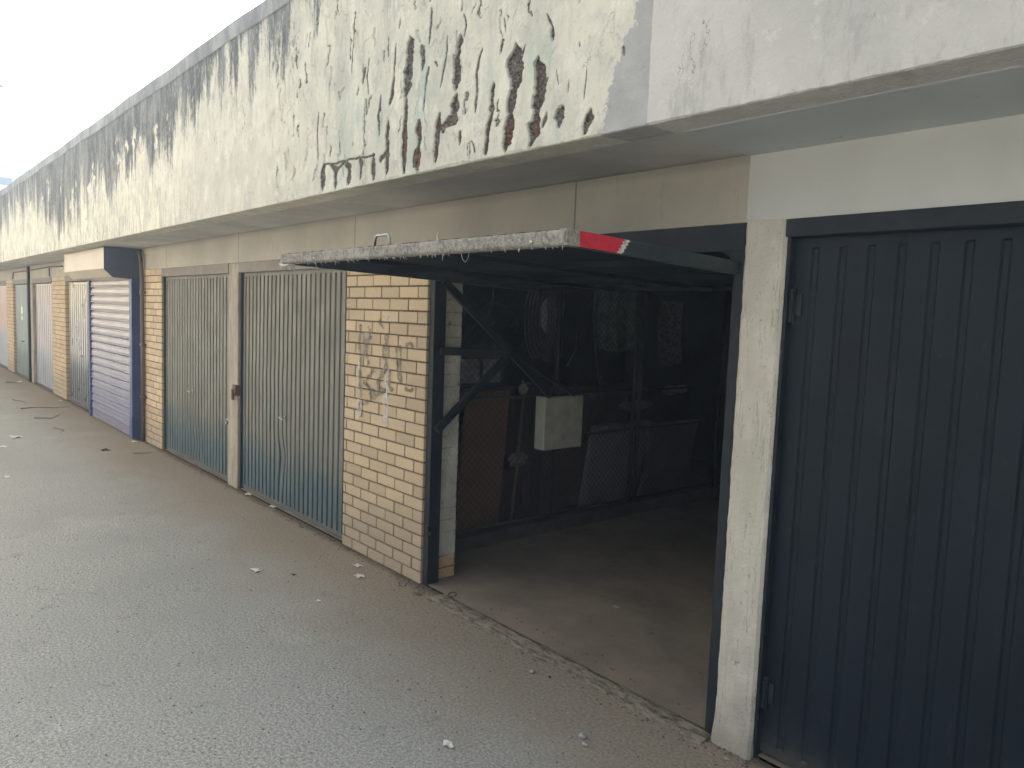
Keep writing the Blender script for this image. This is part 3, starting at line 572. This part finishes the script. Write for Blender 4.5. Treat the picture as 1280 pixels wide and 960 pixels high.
# side edges
def side(x,mat,y0,y1,nm,w=.035,lab=None,t=0.0):
    z=lambda y:2.156-.03*y-.03
    m=MB(); 
    for a,b in ((y0,y1),):
        v=[(x-w/2,a,z(a)-.028),(x+w/2,a,z(a)-.028),(x+w/2,b,z(b)-.028),(x-w/2,b,z(b)-.028),(x-w/2,a,z(a)+.028),(x+w/2,a,z(a)+.028),(x+w/2,b,z(b)+.028),(x-w/2,b,z(b)+.028)]
        m.add(v,[(0,3,2,1),(4,5,6,7),(0,1,5,4),(1,2,6,5),(2,3,7,6),(3,0,4,7)])
    o=m.build(nm,mat,DO,bevel=.002)
    if lab:o['label']=lab
side(xb-.012,M['green_edge'],-1.0,.95,'side_frame'); side(xa+.012,M['green_edge'],-1.0,.95,'side_frame')
side(xb-.0105,M['dusty_edge'],-1.053,-.985,'frame_corner',.040)
m=MB(); zc=lambda y:2.126-.03*y
def strip(y0,y1,x,matk,jag0=0,jag1=0):
    m=MB(); N=14; V=[]
    for i in range(N+1):
        t=i/N; a=y0+jag0*math.sin(i*2.1)*.5; b=y1+jag1*(math.sin(i*1.9)+.5*math.sin(i*4.3))*.5+(jag1*(.5-t)*2 if jag1 else 0)
        V+=[(x,a,zc(a)-.027+.054*t),(x,b,zc(b)-.027+.054*t)]
    m.add(V,[(2*i,2*i+1,2*i+3,2*i+2) for i in range(N)]); return m
strip(-.985,-.745,xb+.0085,'w',0,-.02).build('reflective_tape',M['tape_white'],DO)['label']='torn white end of the reflective tape'
strip(-.99,-.775,xb+.0105,'r',0,-.02).build('reflective_tape',M['tape_red'],DO)['label']='red reflective tape near the door corner'
# underside bracing
for y in (-.99,-.35,.3,.93): dbar('brace',(xa+.03,y,2.118-.03*y),(xb-.03,y,2.118-.03*y),.04,.03,M['under'])
for x in (-3.4,-2.63): dbar('brace',(x,-.98,2.135),(x,.92,2.08),.03,.02,M['under'])
m=MB(); z0=2.19; m.tube([(-3.36,-.92,z0),(-3.355,-.92,z0+.05),(-3.34,-.92,z0+.066),(-3.235,-.92,z0+.066),(-3.22,-.92,z0+.05),(-3.215,-.92,z0)],.007,8); m.build('handle',M['galv'],DO,smooth=True)
# cobwebs and hanging dust fluff on the edge
m=MB()
for i in range(80):
    x=rnd.uniform(xa,xb-.02); 
    if i<30: x=rnd.uniform(xa-.01,xa+.12)
    L=rnd.uniform(.004,.014)*(3 if i<26 or i%13==0 else 1); y=-1.05+rnd.uniform(-.006,.03); d=rnd.uniform(-.5,.5)
    m.tube([(x,y,2.128),(x+d*L*.6,y,2.128-L*.6),(x+d*L*1.5,y+.005,2.128-L)],[.0022,.0016,.0008],4)
    if rnd.random()<.6: m.blob((x,y-.006,2.13+rnd.uniform(-.004,.03)),(.006,.004,.005),i,1,jit=.4)
for x in (-4.10,-2.46):
    m.tube([(x,-1.05,2.127),(x+.012,-1.05,2.10),(x+.03,-1.05,2.085+.01*math.sin(x*9)),(x+.05,-1.05,2.105),(x+.055,-1.05,2.127)],.0011,4)
m.tube([(-4.17,-1.06,2.128),(-4.13,-1.06,2.118),(-4.06,-1.06,2.122)],[.006,.010,.004],6)
m.tube([(-2.62,-1.055,2.18),(-2.625,-1.055,2.205),(-2.61,-1.055,2.225)],[.003,.002,.0008],4)
m.build('cobweb',M['cobweb'],DO)['kind']='stuff'
# fixed steel frame, arms, counterweights
FR=empty('x',(0,0,0),'x','x'); bpy.data.objects.remove(FR)
m=MB(); m.box(-4.225,-4.165,.018,.115,0,2.21); fr1=m.build('door_frame_post',M['dark_frame'],BLD,bevel=.006); fr1['label']='dark steel upright of the open garage beside the brick pier'
m=MB(); m.box(-4.18,-4.15,.0,.03,.36,.42); m.tube([(-4.16,.02,.38),(-4.13,.02,.38)],.018,10); m.build('pivot_bracket',M['dark_frame'],fr1,bevel=.004)
m=MB(); m.box(-1.885,-1.8325,.0,.10,0,2.21); fr2=m.build('door_frame_post',M['dark_frame'],BLD,bevel=.006); fr2['label']='dark steel upright of the open garage beside the cream pillar'
m=MB(); m.prism_x([(.0,2.208),(.10,2.208),(.10,2.316),(.0,2.316)],-4.222,-1.836); m.prism_x([(-.004,2.2),(.1,2.2),(.1,2.207),(-.004,2.207)],-4.222,-1.836)
V=[];N=8
for i in range(N+1):
    t=math.pi/2*i/N; V.append((-1.885-.09*(1-math.sin(t)),2.20-.09*(1-math.cos(t))))
vv=[(x,.004,z) for x,z in V]+[(x,.096,z) for x,z in V]+[(-1.885,.004,2.2),(-1.885,.096,2.2)]
F=[(i,i+1,N+1+i+1,N+1+i) for i in range(N)]+[(i,2*N+2,i+1) for i in range(N)]+[(N+1+i+1,2*N+3,N+1+i) for i in range(N)]
m.add(vv,F)
m.build('door_head',M['dark_frame'],BLD,bevel=0)['label']='dark steel head of the open garage frame'
def arms(x,s,lab):
    a=MB(); w=.055
    a.bar((x,.06,1.63),(x,.80,1.61),.025,w); a.bar((x+.004,.07,2.10),(x+.004,.68,1.62),.025,w); a.bar((x-.004,.05,1.09),(x-.004,.67,1.60),.03,w)
    a.bar((x,.68,1.62),(x,1.10,1.285),.028,.05); a.bar((x+.003,.66,1.62),(x+.003,1.36,1.285),.028,.03); a.bar((x-s*.04,1.06,1.283),(x-s*.04,1.47,1.283),.06,.012)
    a.tube([(x-.03,.68,1.615),(x+.03,.68,1.615)],.035,12)
    ao=a.build('counterweight_arm',M['dark_frame'],DO,bevel=.003); ao['label']=lab
    b=MB(); cx=x-s*.055
    def blk(u,v): return None
    b.box(cx-.055,cx+.055,1.05,1.475,.86,1.275)
    o=b.build('counterweight',M['block'],DO,bevel=.012,seg=3)
    o['label']='chipped pale concrete counterweight block hanging from the arm bracket'
arms(-4.145,1,'dark triangular steel arm bracket on the left side')

# ------------------------------------------------------------------ inside: fence and stored things
FN=empty('chain_link_fence',(-4.7,3,0),'dark chain link partition on a low kerb inside the open garage','fence')
m=MB(); p=.062; y0,y1,z0,z1=.3,5.95,.13,2.55
for s in (1,-1):
    c=y0-(z1-z0) if s>0 else y0
    k=0
    while True:
        cc=(y0-(z1-z0)+k*p) if s>0 else (y0+k*p); k+=1
        if cc>(y1 if s>0 else y1+(z1-z0)): break
        pts=[]
        for z in (z0,z1):
            y=cc+s*(z-z0); pts.append((y,z))
        (ya,za),(yb,zb)=pts
        # clip to y-range
        def cl(ya,za,yb,zb):
            if yb==ya: return None
            t0,t1=0,1
            for lim,sgn in ((y0,1),(y1,-1)):
                fa=(ya-lim)*sgn; fb_=(yb-lim)*sgn
                if fa<0 and fb_<0: return None
                if fa<0: t0=max(t0,fa/(fa-fb_))
                elif fb_<0: t1=min(t1,fa/(fa-fb_))
            if t1-t0<.01: return None
            return ya+(yb-ya)*t0,za+(zb-za)*t0,ya+(yb-ya)*t1,za+(zb-za)*t1
        r=cl(ya,za,yb,zb)
        if r: m.tube([(-4.7+.002*s,r[0],r[1]),(-4.7+.002*s,r[2],r[3])],.0021,3,cap=False)
m.build('wire_mesh',M['wire'],FN)
for y in (.36,1.68,2.72,2.80,4.15,4.23,5.9):
    m=MB(); m.tube([(-4.672,y,0),(-4.672,y,2.6)],.022,8); m.build('fence_post',M['wire'],FN,smooth=True)
for z in (1.215,2.5,.15,.84):
    m=MB(); m.tube([(-4.69,1.68 if z==.84 else .36,z),(-4.69,5.9,z)],.013,8); m.build('fence_rail',M['wire'],FN,smooth=True)
m=MB(); m.box(-4.78,-4.62,.33,5.98,.0,.12); m.build('fence_kerb',M['kerb'],FN,bevel=.012)

def item(name,loc,label,cat,parts,group=None):
    if len(parts)==1:
        pn,mb,mt,kw=parts[0]; o=mb.build(name,mt,None,loc,**kw); return tag(o,label,cat,group)
    e=empty(name,loc,label,cat,group)
    for pn,mb,mt,kw in parts: mb.build(pn,mt,e,**kw)
    return e
# brown leaning board
m=MB(); m.bar((-4.96,1.07,.03),(-4.86,1.07,1.25),.46,.03,up=(1,0,0)); item('wooden_board',(-4.9,1.07,0),'brown wooden board leaning behind the mesh beside the brick pier','board',[('b',m,simple('board_brown',(.25,.135,.085),.7,0,.25,4),dict(bevel=.003))])
# window sash
m=MB(); 
for y in (.87,1.10,1.33): m.box(-5.05,-5.01,y,y+.025,1.29,1.52)
for z in (1.28,1.51): m.box(-5.05,-5.01,.87,1.355,z,z+.025)
m2=MB(); m2.box(-5.035,-5.025,.89,1.33,1.30,1.51)
item('window_sash',(-5.03,1.1,1.27),'small pale glazed sash propped above the brown board','window',[('frame',m,simple('sash_frame',(.12,.12,.12),.6),{}),('pane',m2,simple('dusty_pane',(.50,.52,.52),.6,0,.4,20),{})])
m=MB(); m.box(-5.25,-5.0,.4,1.75,1.235,1.27); m.box(-5.25,-5.0,.4,.44,.01,1.235); m.box(-5.25,-5.0,1.71,1.75,.01,1.235)
item('shelf_bench',(-5.1,1.1,0),'dark bench shelf behind the mesh near the brick pier','shelf',[('b',m,simple('bench_dark',(.07,.055,.045),.8),dict(bevel=.004))])
# hanging hose coil and oval mirror
m=MB()
for k in range(6):
    pts=[]
    for i in range(29):
        t=2*math.pi*i/28; pts.append((-4.86-.018*(k%3),1.72-.02*k+(.10+.008*k)*math.cos(t),1.88+(.27+.017*k)*math.sin(t)+.01*math.sin(t*3+k)))
    m.tube(pts,.009,6,cap=False)
item('hose_coil',(-4.86,1.7,1.6),'coil of pale striped hose hanging behind the mesh','hose',[('b',m,simple('hose_grey',(.14,.145,.145),.5,0,.5,12),dict(smooth=True))])
m=MB(); m.blob((-4.94,1.80,1.9),(.012,.10,.17),3,2,jit=.02)
item('mirror_oval',(-4.94,1.8,1.72),'pale oval panel showing through the hose coil','panel',[('b',m,simple('oval_pale',(.42,.45,.46),.4),dict(smooth=True))])
m=MB(); m.blob((-4.86,1.46,1.255),(.045,.045,.05),5,2,jit=.06); m.tube([(-4.86,1.46,1.29),(-4.86,1.455,1.33)],.012,6)
item('light_bulb',(-4.86,1.46,1.2),'small round whitish knob of a lamp above the counterweight arm','lamp',[('b',m,simple('knob_white',(.55,.54,.48),.6),dict(smooth=True))])
# hanging cloths
def cloth(y0,y1,z0,z1,x,mat,name,lab,seed,cat='cloth',amp=.03):
    r=random.Random(seed); ph_=r.uniform(0,9)
    m=MB(); m.grid(lambda u,v:(x+amp*math.sin(u*13+ph_+v)*(1-.4*v)+.01*math.sin(u*31),y0+(y1-y0)*u+.02*math.sin(v*5+ph_),z0+(z1-z0)*v+(.03*math.sin(u*5+ph_) if v<.1 else 0)),36,14)
    o=item(name,(x,(y0+y1)/2,z0),lab,cat,[('b',m,mat,dict(smooth=True))]); md=o.modifiers.new('s','SOLIDIFY'); md.thickness=.006
    return o
cloth(2.35,3.05,1.60,2.25,-4.9,simple('cloth_green',(.17,.20,.17),.9,0,.5,14),'hanging_cloth','grey green patterned cloth hanging behind the mesh',3)
cloth(3.35,3.75,1.45,2.1,-4.92,simple('cloth_mottled',(.24,.20,.22),.9,0,.7,30),'hanging_cloth','mottled pinkish cloth hanging at the far right behind the mesh',8)
cloth(1.95,2.2,1.5,2.3,-5.1,simple('cloth_olive',(.11,.11,.085),.9,0,.5,10),'hanging_cloth','narrow dark olive cloth hanging right of the hose coil',11)
# pale panels
m=MB(); m.bar((-5.02,2.82,.02),(-4.88,2.82,.87),.86,.05,up=(1,0,0)); item('pale_panel',(-4.95,2.8,0),'pale grey flat panel leaning against the mesh, nearer one','panel',[('b',m,simple('panel_grey',(.30,.28,.28),.7,0,.3,2),dict(bevel=.006))])
m=MB(); m.bar((-5.02,3.68,.02),(-4.88,3.68,.83),.78,.05,up=(1,0,0)); item('pale_panel',(-4.95,3.7,0),'mauve grey flat panel leaning against the mesh, farther one','panel',[('b',m,simple('panel_mauve',(.22,.195,.20),.7,0,.3,2),dict(bevel=.006))])
# red-brown cabinet
m=MB(); m.box(-5.7,-5.15,2.0,3.2,.0,1.22); m2=MB(); m2.box(-5.148,-5.13,2.03,2.59,.05,1.18); m3=MB(); m3.box(-5.148,-5.13,2.61,3.17,.05,1.18)
cb=simple('cabinet_red_brown',(.14,.075,.06),.6,0,.3,3)
item('cabinet',(-5.4,2.6,0),'red brown cabinet behind the pale panels','cabinet',[('carcass',m,cb,dict(bevel=.004)),('door',m2,cb,dict(bevel=.004)),('door',m3,cb,dict(bevel=.004))])
# crumpled white plastic and bags
def crumple(c,r,seed,mat,name,lab,cat):
    m=MB(); rr=random.Random(seed)
    for i in range(4): m.blob((c[0]+rr.uniform(-.4,.4)*r[0],c[1]+rr.uniform(-.5,.5)*r[1],c[2]+rr.uniform(-.2,.2)*r[2]),(r[0]*.6,r[1]*.6,r[2]*.6),seed+i,2,jit=.22)
    item(name,(c[0],c[1],c[2]-r[2]),lab,cat,[('b',m,mat,{})])
wp=simple('plastic_white',(.30,.31,.30),.5,0,.4,20)
crumple((-5.08,3.2,1.0),(.12,.30,.07),3,wp,'plastic_bag','crumpled white plastic on top of the pale panels','bag')
crumple((-5.1,3.9,1.14),(.1,.18,.07),23,wp,'plastic_bag','small white crumpled plastic bundle at the far end behind the mesh','bag')
crumple((-4.92,1.48,.62),(.08,.15,.08),43,simple('plastic_dull',(.32,.33,.34),.6,0,.5,20),'plastic_bag','dull grey crumpled sheeting low behind the mesh under the counterweight','bag')
m=MB(); m.box(-5.6,-5.1,1.35,1.95,.0,.50); item('storage_crate',(-5.3,1.6,0),'dark reddish crate low behind the mesh','crate',[('b',m,simple('crate_red',(.11,.06,.055),.8,0,.3,4),dict(bevel=.01))])
m=MB(); m.box(-4.5,-4.0,4.35,4.9,.013,.62); m.box(-4.52,-3.98,4.33,4.92,.62,.66); item('dark_chest',(-4.25,4.6,0),'dark chest standing against the far end of the mesh','chest',[('b',m,simple('chest_dark',(.02,.022,.025),.7),dict(bevel=.01))])
# small metal tools hanging and leaning
def stick(name,pts,r,mat,lab,cat): 
    m=MB(); m.tube(pts,r,6); item(name,pts[0],lab,cat,[('b',m,mat,dict(smooth=True))])
M['tool']=simple('tool_steel',(.14,.145,.145),.6,.3,.4,20)
stick('metal_rod',[(-4.82,2.42,1.15),(-4.84,2.30,1.75)],.008,M['tool'],'thin bright rod hanging beside the green cloth','rod')
stick('curved_handle',[(-4.85,1.98,1.45),(-4.85,2.08,1.6),(-4.85,2.09,1.75)],.012,M['tool'],'curved grey handle hanging right of the coil','tool')
stick('broom_handle',[(-4.85,1.36,.02),(-4.82,1.44,1.22)],.014,simple('handle_wood',(.22,.16,.11),.7),'thin wooden handle leaning by the brown board','broom')
stick('wall_pipe',[(-5.0,1.20,2.15),(-5.0,1.20,2.0),(-5.0,1.36,1.97)],.010,M['tool'],'thin angled pipe high behind the mesh','pipe')
for i,(y,z,a,lab) in enumerate([(1.02,2.0,.3,'small bright clip high on the left of the mesh'),(1.06,1.82,-.7,'small bent metal scrap hanging left of the coil'),(1.32,1.83,-.9,'thin bright metal bracket hanging nearest the coil'),(2.4,1.36,.4,'tiny shiny fitting under the narrow cloth')]):
    m=MB(); m.bar((-4.84,y-.04,z+a*.04),(-4.84,y+.03,z-a*.04),.018,.010); m.bar((-4.84,y+.03,z-a*.04),(-4.84,y+.015,z-.09),.012,.008)
    item('metal_bracket',(-4.84,y,z),lab,'bracket',[('b',m,M['tool'],{})])

# ------------------------------------------------------------------ debris on the lane
mw=simple('paper_white',(.72,.70,.66),.8,0,.25,40); ms=simple('stone_pale',(.42,.40,.36),.9,0,.4,30,.3); mr_=simple('dry_leaf',(.26,.13,.09),.8,0,.4,40); mt=simple('twig_brown',(.17,.135,.10),.9,0,.4,30); mdk=simple('dark_scrap',(.035,.035,.035),.8)
def scrap(x,y,r,seed,lab,mat=mw,name='paper_scrap',cat='paper scrap',group='litter on the lane',z=.0):
    rr=random.Random(seed); m=MB(); n=9
    m.grid(lambda u,v:(x+(u-.5)*r*(1.6+.5*math.sin(v*5+seed)),y+(v-.5)*r*(1+.4*math.sin(u*7+seed)),z+.004+r*.16*abs(math.sin(u*4+v*3+seed))+.004*rr.random()),5,4)
    o=m.build(name,mat,None,(x,y,z)); md=o.modifiers.new('s','SOLIDIFY'); md.thickness=.002; tag(o,lab,cat,group)
def stone(x,y,r,seed,lab,mat=ms,z=0.0):
    m=MB(); m.blob((x,y,z+r*.42),(r,r*.8,r*.55),seed,2,jit=.14); tag(m.build('stone',mat,None,(x,y,z),smooth=True),lab,'stone','stones on the lane')
scrap(-5.114,-.803,.045,1,'white paper scrap alone in the middle of the lane, left of the others')
scrap(-4.801,-.163,.04,2,'white scrap nearest the foot of the graffiti pier')
scrap(-4.6,-.263,.045,3,'flat white scrap just in front of the graffiti pier')
scrap(-4.342,-.703,.02,4,'tiny white scrap midway between the lone scrap and the pale patches')
scrap(-2.514,-.996,.035,5,'pale crumpled scrap closest to the bottom edge of the photo')
scrap(-10.883,-.145,.07,6,'white scrap beside the foot of the conduit pipe')
scrap(-9.294,-1.769,.05,7,'white fleck at the far left of the lane, below the twigs')
scrap(-11.958,-1.349,.10,8,'long flat white scrap on the lane in front of the shutter')
scrap(-11.25,-1.586,.06,9,'white fleck at the left border beside the long scrap')
scrap(-7.3,.0,.05,10,'white paper caught under the grey door with the bent rib')
scrap(-6.72,.01,.05,12,'white paper caught under the bent rib')
scrap(-4.082,-.113,.035,13,'reddish dry leaf by the dark steel upright',mr_,'dry_leaf','leaf')
scrap(-4.888,-.622,.02,14,'small dark scrap right of the lone white scrap',mdk,'dark_scrap','scrap')
scrap(-10.452,-.6,.07,15,'dark flat scrap on the lane near the conduit pipe',mdk,'dark_scrap','scrap')
scrap(-3.119,.791,.03,16,'small pale scrap on the garage floor',ms,'floor_scrap','scrap',z=.012)
scrap(-16.0,-.12,.05,17,'white scrap by the foot of the pier left of the silver door')
scrap(-19.875,-.235,.12,18,'pale scrap far down the lane by the green door')
stone(-2.201,-.477,.020,3,'larger egg shaped pale stone in front of the pillar')
stone(-2.15,-.515,.015,5,'rounder small pale stone touching side of the egg shaped one')
stone(-2.235,-.52,.008,6,'tiny pebble left of the two pale stones')
stone(-2.796,-.243,.016,7,'pale stone outside the threshold')
stone(-2.70,-.205,.009,17,'dark little stone right of the pale threshold stone',mdk)
stone(-2.382,-.388,.009,8,'white pebble right of the threshold stones')
stone(-3.034,-.866,.012,9,'pebble on the open lane below the reddish leaf')
stone(-2.44,-.55,.011,10,'pebble midway between the pillar and the bottom scrap')
stone(-1.70,-.10,.010,11,'white crumb at the foot of the cream pillar')
m=MB(); m.tube([(-3.888+.028*math.cos(t*.3),.03+.028*math.sin(t*.3),.03+.006*math.sin(t*.3)) for t in range(20)],.004,6); tag(m.build('rusty_ring',M['rusty'],None,(-3.888,.03,.02)),'small rusty ring lying at the left end of the threshold','ring')
def twig(pts,r,lab):
    m=MB(); m.tube([(x,y,.008+.006*(i%2)) for i,(x,y) in enumerate(pts)],[r*.7]+[r*.45]*(len(pts)-2)+[r*.2],6); o=m.build('twig',mt,None,(pts[0][0],pts[0][1],0)); tag(o,lab,'twig','twigs on the far lane')
twig([(-15.08,-.87),(-15.1,-.6),(-14.95,-.4),(-15.0,-.14)],.012,'longest thin twig lying across the lane toward the silver door')
twig([(-13.79,-.865),(-13.6,-.65),(-13.9,-.55),(-14.02,-.474)],.014,'bent twig in front of the shutter')
twig([(-10.05,-.37),(-9.97,-.26),(-10.014,-.15)],.012,'short curved twig by the pier with the conduit')
twig([(-16.45,-.81),(-16.0,-.7),(-15.6,-.72)],.012,'twig just beyond the longest one')
twig([(-19.95,-.48),(-19.7,-.30)],.022,'stubby dark twig far along the lane')
twig([(-12.6,-.8),(-12.3,-.72),(-12.1,-.8)],.010,'small twig between the bent twig and the dark scrap')
# loose grit
def grit(n,fn,r0,r1,name,mat,lab):
    m=MB()
    for i in range(n):
        x,y=fn(); r=r0+(r1-r0)*rnd.random()**3
        z=.012 if y>.1 else 0
        a=rnd.uniform(0,6); V=[(x+r*math.cos(a+k*2.1)*rnd.uniform(.6,1.2),y+r*math.sin(a+k*2.1)*rnd.uniform(.6,1.2),z) for k in range(3)]+[(x,y,z+r*rnd.uniform(.5,1.1))]
        m.add(V,[(0,1,3),(1,2,3),(2,0,3)])
    tag(m.build(name,mat),lab,'grit',kind='stuff')
grit(3200,lambda:(rnd.uniform(-4.5,-1.6),rnd.gauss(-.01,.065)),.0015,.011,'threshold_grit',simple('grit_brown',(.17,.13,.10),.95,0,.5,60),'brown grit along the garage threshold')
grit(11000,lambda:((lambda u:-1.2-22*u*u)(rnd.random()),rnd.uniform(-2.7,.0)),.002,.0075,'lane_grit',simple('grit_grey',(.36,.355,.34),.95,0,.5,60),'fine pale grit scattered over the asphalt')
grit(3500,lambda:((lambda u:-1.4-16*u*u)(rnd.random()),rnd.uniform(-2.7,.0)),.002,.007,'dark_grit',simple('grit_dark',(.07,.065,.055),.95,0,.5,60),'fine dark grit scattered over the asphalt')
grit(2200,lambda:(rnd.uniform(-17,-4),abs(rnd.gauss(0,.05))*-1+.02),.002,.012,'wall_grit',simple('grit_wall',(.15,.12,.09),.95,0,.5,60),'dirt and crumbs along the foot of the doors')

# ------------------------------------------------------------------ surroundings
# pale apartment building far down the lane
AB=empty('apartment_building',(-58,0,0),'pale cream apartment building rising beyond the far end of the lane','building')
m=MB(); m.box(-70,-50,-12,14,0,8.95); m.build('wall',simple('apartment_cream',(.78,.74,.58),.85,0,.1,1),AB)
m=MB(); m.box(-70.3,-49.7,-12.3,14.3,8.95,9.3); m.build('roof',simple('apartment_eave',(.80,.78,.66),.85,0,.1,1),AB)
for k in range(3):
    for y in (-9,-5.5,-2,1.9,5.4,8.9,12):
        m=MB(); m.box(-50.02,-49.98,y,y+1.7,1.2+k*2.9+(1.0 if k==2 else 0),2.2+k*2.9+(1.0 if k==2 else .0)-(.6 if k==2 else 0)); w=m.build('window',simple('apartment_glass',(.10,.11,.12),.15),AB)
# swan-neck street lamp
LP=empty('street_lamp',(-20,-1.9,0),'pale grey curved arm of a street lamp at the left edge of the sky','street lamp')
m=MB(); pts=[(-20,-1.9,0),(-20,-1.9,3),(-20,-1.9,6.1)]+[(-20,-1.9+.72*(1-math.cos(t)),6.35+.72*math.sin(t)) for t in [i*math.pi/12 for i in range(0,12)]]
m.tube(pts,[.07,.06,.045]+[.028]*12,10); m.build('pole',M['galv'],LP,smooth=True)
m=MB(); m.blob((-20,-.50,6.42),(.09,.11,.04),4,2,jit=0); m.build('lamp_head',M['galv'],LP,smooth=True)
BR=MB(); bx,by,bz=-60,14.66,22.6
BR.blob((bx,by,bz),(.05,.11,.04),2,2,jit=.03); BR.add([(bx,by-.05,bz),(bx,by+.12,bz),(bx-.2,by-.05,bz+.1),(bx-.25,by+.02,bz+.09)],[(0,1,3,2)]); BR.add([(bx,by-.05,bz),(bx,by+.12,bz),(bx+.2,by-.05,bz+.1),(bx+.25,by+.02,bz+.09)],[(0,2,3,1)])
tag(BR.build('bird',mdk,None,(bx,by,bz)),'tiny dark bird high in the white sky above the roofline','bird')
# unseen wall added behind the camera to bounce sunlight onto the far facade
OW=empty('bounce_wall',(-20,-5.75,0),'unseen tall pale wall added opposite to bounce sunlight onto the far lane','wall')
m=MB(); m.box(-34,-6.5,-5.9,-5.6,0,4.6); m.build('bounce_wall_panel',M['opp'],OW)
m=MB(); m.box(-34.05,-6.45,-5.96,-5.54,4.6,4.7); m.build('bounce_wall_coping',M['opp'],OW)

# ------------------------------------------------------------------ camera, light
F_PX=940.41; fwd,right,up=Vector((-.75266142,.65238261,-.08886911)),Vector((.65196672,.75731176,.03766026)),Vector((-.09187052,.02959428,.99533109))
cam=bpy.data.cameras.new('camera'); cam.sensor_width=36; cam.lens=F_PX/1280*36; cam.clip_end=2000; cam.clip_start=.05
co=bpy.data.objects.new('camera',cam); COL.objects.link(co)
co.matrix_world=Matrix(((right.x,up.x,-fwd.x,0),(right.y,up.y,-fwd.y,-2.88415),(right.z,up.z,-fwd.z,1.87721),(0,0,0,1)))
sc.camera=co
EL,AZ=math.radians(40),None
sd=Vector((-.60,.80,0)).normalized()   # horizontal direction towards the sun
sun=bpy.data.lights.new('sun','SUN'); sun.energy=4.5; sun.angle=math.radians(.5); sun.color=(1,.93,.82)
so=bpy.data.objects.new('sun',sun); COL.objects.link(so)
d=Vector((sd.x*math.cos(EL),sd.y*math.cos(EL),math.sin(EL)))
so.rotation_euler=d.to_track_quat('Z','Y').to_euler(); so.location=(-20,20,20)
w=bpy.data.worlds.new('World'); sc.world=w; w.use_nodes=True; nt=w.node_tree
sky=nt.nodes.new('ShaderNodeTexSky'); sky.sky_type='NISHITA'; sky.sun_disc=False; sky.sun_elevation=EL
sky.sun_rotation=math.atan2(sd.x,sd.y); sky.dust_density=8.0; sky.air_density=1.0; sky.ozone_density=.2
bg=nt.nodes['Background']; bg.inputs[1].default_value=.15; hs=nt.nodes.new('ShaderNodeHueSaturation'); hs.inputs['Saturation'].default_value=.30; nt.links.new(sky.outputs[0],hs.inputs['Color']); nt.links.new(hs.outputs[0],bg.inputs[0])
sc.view_settings.view_transform='Standard'; sc.view_settings.look='None'; sc.view_settings.gamma=1; sc.view_settings.use_curve_mapping=False
sc.view_settings.exposure=1.6
sc.cycles.use_denoising=True; sc.cycles.max_bounces=8; sc.cycles.diffuse_bounces=5
try: sc.cycles.use_adaptive_sampling=True; sc.cycles.adaptive_threshold=.02
except Exception: pass

HAZE=.0085  # haze volume added to lift the darks like veiling glare in the lens
HZ=MB(); HZ.box(-71,5,-13,15.5,-1,24.0)
hm=bpy.data.materials.new('haze_lens_veil'); hm.use_nodes=True; ht=hm.node_tree
for n_ in list(ht.nodes):
    if n_.type!='OUTPUT_MATERIAL': ht.nodes.remove(n_)
pv_=ht.nodes.new('ShaderNodeVolumePrincipled'); pv_.inputs['Density'].default_value=HAZE; pv_.inputs['Color'].default_value=(.66,.83,1,1); pv_.inputs['Anisotropy'].default_value=.3
ht.links.new(pv_.outputs[0],ht.nodes['Material Output'].inputs['Volume'])
ho=HZ.build('haze',hm); tag(ho,'thin pale volume added over the lane to imitate lens glare','haze',kind='stuff')
sc.cycles.volume_bounces=0
